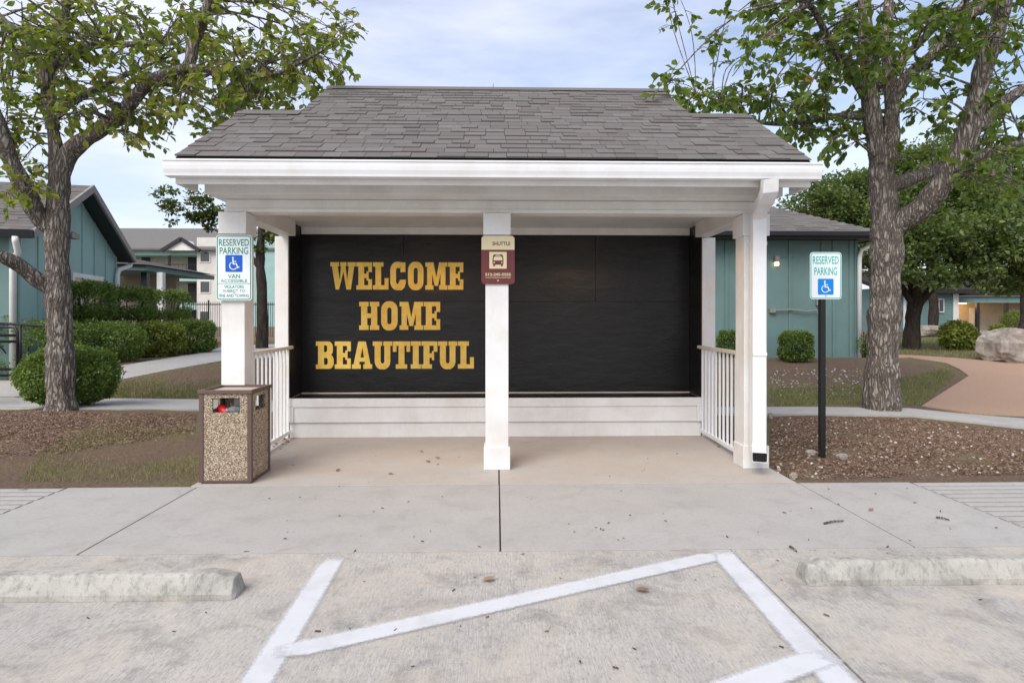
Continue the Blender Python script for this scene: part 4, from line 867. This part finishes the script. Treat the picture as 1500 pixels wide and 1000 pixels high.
for a, b in ((254, 281), (307, 281)): MB().bar((ax(a), Y0-.9, az(370.5)), (ax(b), Y0-.9, az(353.5)), .3, .35).build('barge_board', 'dark_trim', ap)
for py in (371, 408, 449):
    MB().box(xl, xm-.02, Y0, Y0+2.19, az(py)-.35, az(py)+.35).build('balcony_floor', 'teal_pale_lit', ap)
for py in (408, 449, 486):
    rl = MB().box(xl, xm-.03, Y0+.05, Y0+.1, az(py)+1.35, az(py)+1.42).build('balcony_rail', 'black_metal', ap)
    x = xl
    while x < xm-.1: MB().box(x, x+.03, Y0+.06, Y0+.09, az(py)+.36, az(py)+1.35).build('baluster', 'black_metal', rl); x += .4
    for px in (208, 276): MB().box(ax(px)-.45, ax(px)+.45, Y0+2.12, Y0+2.19, az(py)+.36, az(py)+2.5).build('door', 'door_dark', ap)
for px in (196, 256): MB().box(ax(px)-.1, ax(px)+.1, Y0+.15, Y0+.35, .2, az(371)-.36).build('post', 'dark_trim', ap)
for px in (309, 345):
    for (ya, yb) in ((370, 386), (412, 430), (455, 475)):
        wo = MB().box(ax(px)-.55, ax(px)+.55, Y0-.08, Y0-.002, az(yb), az(ya)).build('window', 'white', ap)
        MB().box(ax(px)-.45, ax(px)+.45, Y0-.1, Y0-.081, az(yb)+.1, az(ya)-.1).build('pane', 'glass', wo)
# black fence
fn = empty('metal_fence', (-11, 29, .3), 'black metal picket fence between the left walkway and the apartments', 'fence')
fa, fb = P(268, HY, 29), P(412, HY, 29)
for z in (.45, 2.0): MB().bar((fa.x, fa.y, z), (fb.x, fb.y, z), .04, .05).build('rail', 'black_metal', fn)
nP = 46
for i in range(nP+1):
    q = fa.lerp(fb, i/nP); th = .03 if i % 12 == 0 else .010; MB().box(q.x-th, q.x+th, q.y-th, q.y+th, .2, 2.2 if th > .02 else 2.12).build('post' if th > .02 else 'picket', 'black_metal', fn)
# ================================================================== RIGHT TEAL BUILDING
T = 14.4
def bp(px, py, t=T): return P(px, py, t)
rb = empty('hipped_building', (6, 15, .45), 'teal flat-panelled building with grey hip roof behind the right parking sign', 'building')
XL, XR = bp(1000, 400).x-4, bp(1257, 400).x; YF = bp(1150, 400).y; ZE = 1.35+(466-352)*T/F; ZB = .3
MB().box(XL, XR, YF, YF+6, ZB, ZE).build('wall', 'teal', rb)
for px in (1110, 1157, 1205, 1222, 1247, 1255): q = bp(px, 400); MB().box(q.x-.035, q.x+.035, YF-.025, YF-.001, ZB, ZE-.002).build('batten', 'teal', rb, bevel=.003)
for k in range(9): x = bp(1063, 400).x-.75*k; MB().box(x-.035, x+.035, YF-.025, YF-.001, ZB, ZE-.002).build('batten', 'teal', rb)
ov = .42; ex0, ex1, ey0, ey1 = XL-ov, XR+ov*.75, YF-ov, YF+6+ov
MB().box(ex0, ex1, ey0, ey1, ZE, ZE+.05).build('soffit', 'dark_trim', rb)
MB().box(ex0-.01, ex1+.01, ey0-.025, ey0-.001, ZE-.02, ZE+.13).build('fascia', 'dark_trim', rb)
MB().box(ex1+.011, ex1+.03, ey0, ey1, ZE-.02, ZE+.13).build('fascia', 'dark_trim', rb)
MB().prism([(ex0, ey0-.027, ZE+.14), (ex0, ey0-.13, ZE+.14), (ex0, ey0-.12, ZE+.05), (ex0, ey0-.07, ZE+.01), (ex0, ey0-.027, ZE+.01)], (ex1-ex0+.12, 0, 0)).build('gutter', 'dark_trim', rb)
hs = .50; RH = (ey1-ey0)/2; zt_ = ZE+.12
ridge = (ex1-RH*.98, (ey0+ey1)/2, zt_+hs*RH)
hf = MB().add([(ex0, ey0-.03, zt_), (ex1, ey0-.03, zt_), ridge, (ex0, ridge[1], ridge[2]), (ex1, ey1, zt_), (ex0, ey1, zt_)], [(0, 1, 2, 3), (1, 4, 2), (4, 5, 3, 2)]).build('roof', 'roof_deck', rb)
vv = Vector((0, RH+.03, hs*RH)); rg = []; k = 0
while k*.145 < vv.length-.1:
    f = k*.145/vv.length; rg.append((k*.145, 4.8, (ex1-ex0)-RH*.98*f)); k += 1
shingles(hf, (ex0, ey0-.035, zt_+.006), (1, 0, 0), vv, rg, .145, 150, wsel=(.24, .3, .34))
q = bp(1136, 383); lt = MB().box(q.x-.05, q.x+.05, YF-.10, YF-.002, q.z-.02, q.z+.12).build('wall_light', 'grey_trim', rb)
MB().box(q.x-.035, q.x+.035, YF-.095, YF-.02, q.z-.10, q.z-.021).build('lens', 'lamp_small', lt)
MB().box(q.x+.12, q.x+.42, YF-.02, YF-.002, q.z+.10, q.z+.115).build('conduit', 'teal', rb)
MB().tube([bp(1130, 455, T-.06), bp(1145, 454, T-.06), bp(1160, 453.5, T-.06), bp(1180, 456, T-.06), bp(1196, 454, T-.06), bp(1200, 462, T-.06), bp(1201, 520, T-.06)], .017, 6).build('cable', 'grey_trim', rb, smooth=True)
q = bp(1130, 455); MB().box(q.x-.07, q.x+.07, YF-.08, YF-.002, q.z-.05, q.z+.05).build('junction_box', 'grey_trim', rb, bevel=.004)
q = bp(1198, 442); MB().box(q.x-.05, q.x+.05, YF-.07, YF-.003, q.z-.09, q.z+.07).build('junction_box', 'grey_trim', rb, bevel=.004)
q = bp(1258, 380); dspout([(ex1-.02, ey0-.07, ZE+.02), (ex1-.04, ey0-.05, ZE-.08), (q.x+.05, YF-.08, ZE-.22), (q.x+.0, YF-.07, ZE-.4), (q.x+.0, YF-.07, ZB+.1)], 'white_metal', rb, .10)
# shrubs and stones by that wall
shrub_px('wall_shrub', 'square-cut green shrub against the teal wall behind the parking sign', 1140, 1191, 482, 531, 'leaf_box', 7000, .05, seed=12, boxy=3.2, group='shrubs by the right building')
shrub_px('wall_shrub', 'small green shrub seen through the right railing', 1046, 1084, 481, 524, 'leaf_box', 5000, .05, seed=13, boxy=3, group='shrubs by the right building')
shrub_px('wall_shrub', 'thin leggy shrub at the downspout beside the oak trunk', 1254, 1278, 472, 524, 'leaf_box', 1200, .06, seed=14, gaps=.1, group='shrubs by the right building')
shrub_px('broad_shrub', 'dense leafy shrub between the boulders', 1376, 1432, 468, 514, 'leaf_yellow', 6000, .09, seed=15, group='shrubs among the boulders')
shrub_px('broad_shrub', 'low green shrub right of the far breezeway', 1464, 1520, 452, 490, 'leaf_yellow', 3500, .10, seed=16, group='shrubs among the boulders')
shrub_px('broad_shrub', 'small yellow-green plant left of the large boulder', 1448, 1476, 473, 497, 'leaf_yellow', 1500, .09, seed=17, group='shrubs among the boulders')
def boulder(label, x0, x1, y0, y1, seed, flat=1):
    random.seed(seed); b = G((x0+x1)/2, y1); m_ = b.y/F; rx, rz_ = (x1-x0)/2*m_, (y1-y0)/2*m_; mb = MB(); n, k = 18, 11; ph = [random.uniform(0, 6) for _ in range(6)]
    for i in range(k+1):
        th = math.pi*i/k
        for j in range(n):
            f = 2*math.pi*j/n; d = Vector((math.sin(th)*math.cos(f), math.sin(th)*math.sin(f), math.cos(th)))
            e_ = 1+.14*math.sin(d.x*4+ph[0])*math.sin(d.z*3+ph[1])+.10*math.sin(d.y*6+ph[2]+d.x*5)+.05*math.sin(d.z*11+ph[3])+random.uniform(-.035, .035); s_ = [abs(c)**.7*(1 if c > 0 else -1) for c in d]
            mb.v.append((b.x+s_[0]*rx*e_, b.y+rx*.5+s_[1]*rx*.8*e_, b.z+rz_*.9+s_[2]*rz_*e_))
    mb.f = [(i*n+j, (i+1)*n+j, (i+1)*n+(j+1) % n, i*n+(j+1) % n) for i in range(k) for j in range(n)]
    tag(mb.build('boulder', 'rock'), label, 'boulder', 'limestone boulders')
boulder('large pale boulder cut by the right edge', 1456, 1530, 479, 532, 1); boulder('flat grey boulder right of the dense shrub', 1424, 1458, 484, 502, 2); boulder('low boulder at the foot of the dense shrub', 1426, 1462, 499, 514, 3)
boulder('pale boulder left of the dense shrub', 1342, 1384, 475, 494, 4); boulder('small far boulder above the dense shrub', 1406, 1428, 466, 474, 5); boulder('small white stone at the teal wall corner', 1236, 1258, 514, 523, 6)
# far right houses
fr = empty('far_house', (28, 40, .4), 'teal sided house with a white window under the live oak', 'house'); T = 40.0
def fx(px): return P(px, HY, T).x
def fz(py): return H+(HY-py)*T/F
YH = P(1375, HY, T).y
MB().box(fx(1310), fx(1404), YH, YH+6, .2, fz(420)).build('wall', 'teal', fr)
k = fz(486)
while k < fz(428): MB().prism([(fx(1310), YH-.03, k), (fx(1396), YH-.03, k), (fx(1396), YH-.005, k+.18), (fx(1310), YH-.005, k+.18)], (0, .004, 0)).build('siding_board', 'teal', fr); k += .19
MB().box(fx(1396), fx(1404), YH-.06, YH-.002, .2, fz(430)).build('corner_board', 'white', fr); MB().box(fx(1322), fx(1326), YH-.05, YH-.002, .2, fz(430)).build('corner_board', 'white', fr)
wo = MB().box(fx(1366), fx(1382), YH-.09, YH-.04, fz(457.5), fz(437.5)).build('window', 'white', fr)
for a, b in ((1367.5, 1373.6), (1374.6, 1380.5)): MB().box(fx(a), fx(b), YH-.1, YH-.091, fz(456), fz(439)).build('pane', 'glass', wo)
MB().prism([(fx(1290), YH-.6, fz(430)), (fx(1420), YH-.6, fz(430)), (fx(1420), YH+5, fz(395)), (fx(1290), YH+5, fz(395))], (0, 0, .25)).build('roof', 'roof_deck', fr)
bz = empty('breezeway_building', (34, 42, .4), 'beige breezeway building with teal fascia and a lit lamp at the far right', 'building')
MB().box(fx(1405), fx(1640), YH+3, YH+3.3, .2, fz(440)).build('wall', 'beige', bz); MB().box(fx(1405), fx(1640), YH+.6, YH+.9, fz(443), fz(433)).build('fascia', 'teal', bz)
MB().box(fx(1405), fx(1640), YH+.9, YH+3, fz(442.5), fz(441)).build('ceiling', 'beige', bz)
for px in (1446, 1490, 1560): MB().box(fx(px)-.09, fx(px)+.09, YH+.65, YH+.85, .2, fz(443)-.002).build('post', 'dark_trim', bz)
MB().box(fx(1481)-.35, fx(1481)+.35, YH+2.93, YH+2.99, .4, fz(450)).build('door', 'white', bz)
lo = MB().box(fx(1441)-.16, fx(1441)+.16, YH+1.6, YH+1.9, fz(443.5)-.02, fz(442.5)-.002).build('ceiling_lamp', 'lamp_small', bz)
pt = bpy.data.lights.new('lamp', 'POINT'); pt.energy = 60; pt.color = (1, .6, .25); po = link(bpy.data.objects.new('lamp_light', pt), bz); po.matrix_parent_inverse = Matrix.Translation(-Vector(bz.location)); po.location = (fx(1441), YH+1.75, fz(446))
MB().prism([(fx(1400), YH+.4, fz(433)), (fx(1660), YH+.4, fz(433)), (fx(1660), YH+6, fz(400)), (fx(1400), YH+6, fz(400))], (0, 0, .2)).build('roof', 'roof_deck', bz)
# ================================================================== GROUND COVER
def region_pts(poly, n):
    x0, x1 = min(p[0] for p in poly), max(p[0] for p in poly); y0, y1 = min(p[1] for p in poly), max(p[1] for p in poly); W_ = [G(a, b) for a, b in poly]; wp = [(q.x, q.y) for q in W_]
    X0, X1 = min(q[0] for q in wp), max(q[0] for q in wp); Y0_, Y1 = min(q[1] for q in wp), max(q[1] for q in wp); out = []
    while len(out) < n:
        a, b = random.uniform(X0, X1), random.uniform(Y0_, Y1)
        if inside(a, b, wp): out.append((a, b, hgt(a, b)))
    return np.array(out)
def strewn(name, label, cat, poly, n, tv, tf, mat, size, tilt=.5, lift=.0, keep=None):
    random.seed(len(label)); p = region_pts(poly, n)
    if keep: p = p[[keep(a, b) for a, b, _ in p]]
    N = len(p); p[:, 2] += lift; o = scatter(name, tv, tf, p, rotmats(N, rng.uniform(.5, 1.4, N)*size, tilt), rng.random(N), mat); tag(o, label, cat, kind='stuff')
CHV = [(-.5, -.14, 0), (.5, -.11, 0), (.45, .13, 0), (-.45, .12, 0), (-.4, -.1, .16), (.4, -.08, .16), (.38, .09, .16), (-.4, .08, .16)]; BXF = [(4, 5, 6, 7), (0, 1, 5, 4), (1, 2, 6, 5), (2, 3, 7, 6), (3, 0, 4, 7)]
PBV = [(-.5, -.4, 0), (.5, -.45, 0), (.55, .4, 0), (-.4, .5, 0), (-.28, -.22, .5), (.3, -.25, .55), (.25, .25, .6), (-.25, .26, .5)]
GRV = [(-.05, 0, 0), (.05, 0, 0), (.02, .12, .62), (-.02, .12, .62), (0, .35, 1)]; GRF = [(0, 1, 2, 3), (3, 2, 4)]
LB = [(-60, 606), (140, 606), (286, 606), (286, 706), (-60, 706)]; RB = [(1130, 613), (1345, 615), (1500, 634), (1600, 650), (1600, 692), (1165, 702), (1128, 690)]
near = lambda c, r: (lambda a, b: math.hypot(a-c.x, b-c.y) < r*random.uniform(.6, 1.15))
strewn('mulch', 'brown shredded mulch around the left oak', 'mulch', LB, 30000, CHV, BXF, 'chip', .034, .35, .004, near(tl, 2.3))
strewn('mulch', 'brown shredded mulch around the right oak', 'mulch', RB, 52000, CHV, BXF, 'chip', .030, .35, .004, lambda a, b: math.hypot(a-tr_.x, b-tr_.y) < 2.1*random.uniform(.6, 1.2) or random.random() < .22)
strewn('pebbles', 'pale limestone chips scattered in the right bed', 'pebbles', RB, 420, PBV, BXF, 'pebble', .022, .4, .004)
strewn('pebbles', 'pale stones on the dirt slope before the right building', 'pebbles', [(1128, 540), (1265, 540), (1262, 580), (1128, 580)], 260, PBV, BXF, 'pebble', .03, .4)
strewn('grass', 'thin green and straw grass left of the litter bin', 'grass', [(60, 660), (180, 606), (286, 606), (288, 706), (30, 706)], 24000, GRV, GRF, 'grass', .030, .5, 0, lambda a, b: math.sin(a*2.3+b)+math.sin(b*3.1-a)+random.gauss(0, .6) > -.2)
strewn('grass', 'patchy grass between the two left walkways', 'grass', [(170, 562), (325, 534), (330, 584), (160, 584)], 14000, GRV, GRF, 'grass', .055, .5, 0, lambda a, b: math.sin(a*1.3+b)+math.sin(b*2.1-a)+random.gauss(0, .6) > -.3)
strewn('grass', 'dry lawn strip behind the right path', 'grass', [(1128, 570), (1262, 566), (1385, 540), (1400, 548), (1345, 594), (1128, 596)], 22000, GRV, GRF, 'grass', .05, .5)
strewn('grass', 'lawn under the live oak', 'grass', [(1300, 492), (1378, 492), (1460, 516), (1500, 532), (1400, 524), (1300, 518)], 14000, GRV, GRF, 'grass', .07, .5)
random.seed(77); bits = [(random.uniform(330, 1480), random.uniform(655, 815)) for _ in range(90)]+[(random.uniform(30, 1450), random.uniform(815, 980)) for _ in range(30)]
bits = [q for q in bits if not (q[1] < 705 and not 400 < q[0] < 1070)]
p = np.array([tuple(g0(a, b)+Vector((0, 0, .004))) for a, b in bits]); N = len(p)
tag(scatter('crumbs', CHV, BXF, p, rotmats(N, rng.uniform(.010, .028, N), .2), rng.random(N)*.6, 'chip'), 'scattered dark crumbs of bark and leaf on the concrete', 'debris', kind='stuff')
# loose leaves, twigs and stones one can pick out
def litter(px, py, k, label, grp, size=.07):
    p = g0(px, py); me = MB().add([(x*size, (y-.5)*size, .006+abs(z)*size*1.2+.25*size*abs(x)) for x, y, z in LEAF_V], LEAF_F).mesh('fallen_leaf', 'fallen')
    at = me.attributes.new('rnd', 'FLOAT', 'POINT'); at.data.foreach_set('value', [random.random()]*8)
    o = link(bpy.data.objects.new('fallen_leaf', me)); o.location = (p.x, p.y, .003); o.rotation_euler.z = random.uniform(0, 6.28); tag(o, label, 'leaf', grp)
for (a, b, lab) in ((495, 690, 'curled dry leaf on the shelter floor farthest left, nearest the litter bin'), (572, 695, 'curled dry leaf lying nearest the sidewalk on the left half of the shelter floor'), (627, 677, 'dry leaf second nearest the centre column on the shelter floor'), (641, 672, 'dry leaf nearest the centre column on the shelter floor'), (617, 662, 'dry leaf closest to the bench on the shelter floor')): litter(a, b, 0, lab, 'leaves on the shelter floor', .055)
litter(941, 867, 0, 'brown leaf lying inside the painted hatching', 'leaves on the lot', .075); litter(716, 851, 0, 'pale curled leaf above the diagonal painted line', 'leaves on the lot', .075); litter(1276, 748, 0, 'reddish leaf on the right sidewalk slab', 'leaves on the walk', .05)
litter(1187, 848, 0, 'tan leaf against the end of the right wheel stop', 'leaves on the lot', .07); litter(97, 868, 0, 'brown leaf at the foot of the left wheel stop', 'leaves on the lot', .075); litter(34, 717, 0, 'brown leaf on the grooved ramp', 'leaves on the walk', .06)
for (a, b, lab) in ((400, 648, 'dry leaves drifted at the foot of the left railing'), (1058, 648, 'dry leaves drifted at the foot of the right railing')):
    p = np.array([tuple(g0(a+random.uniform(-12, 18), b+random.uniform(-6, 7))+Vector((0, 0, .012))) for _ in range(16)]); N = len(p)
    tag(scatter('leaf_litter', LEAF_V, LEAF_F, p, rotmats(N, rng.uniform(.05, .08, N), .4), rng.random(N), 'fallen'), lab, 'leaves', kind='stuff')
for (a, b, c, d, lab) in ((1207, 768, 1236, 764, 'thick dead twig on the right sidewalk slab'), (1371, 759, 1391, 763, 'thin dead twig near the grooved ramp'), (1157, 802, 1167, 809, 'short dead twig at the sidewalk joint')):
    p, q = g0(a, b), g0(c, d); tag(MB().tube([p+Vector((0, 0, .009)), p.lerp(q, .5)+Vector((0, .006, .013)), q+Vector((0, 0, .008))], [.007, .006, .004], 6).build('dead_twig', 'bark'), lab, 'twig', 'twigs on the sidewalk')
for (x0, x1, y0, y1, lab, sd_) in ((1158, 1169, 693, 702, 'pale stone at the corner of the sidewalk by the downspout', 11), (1229, 1243, 664, 674, 'pale stone right of the sign post', 12), (1183, 1196, 659, 667, 'pale stone left of the sign post', 13), (1126, 1133, 604, 614, 'grey stone behind the right column', 14)): boulder(lab, x0, x1, y0, y1, sd_)
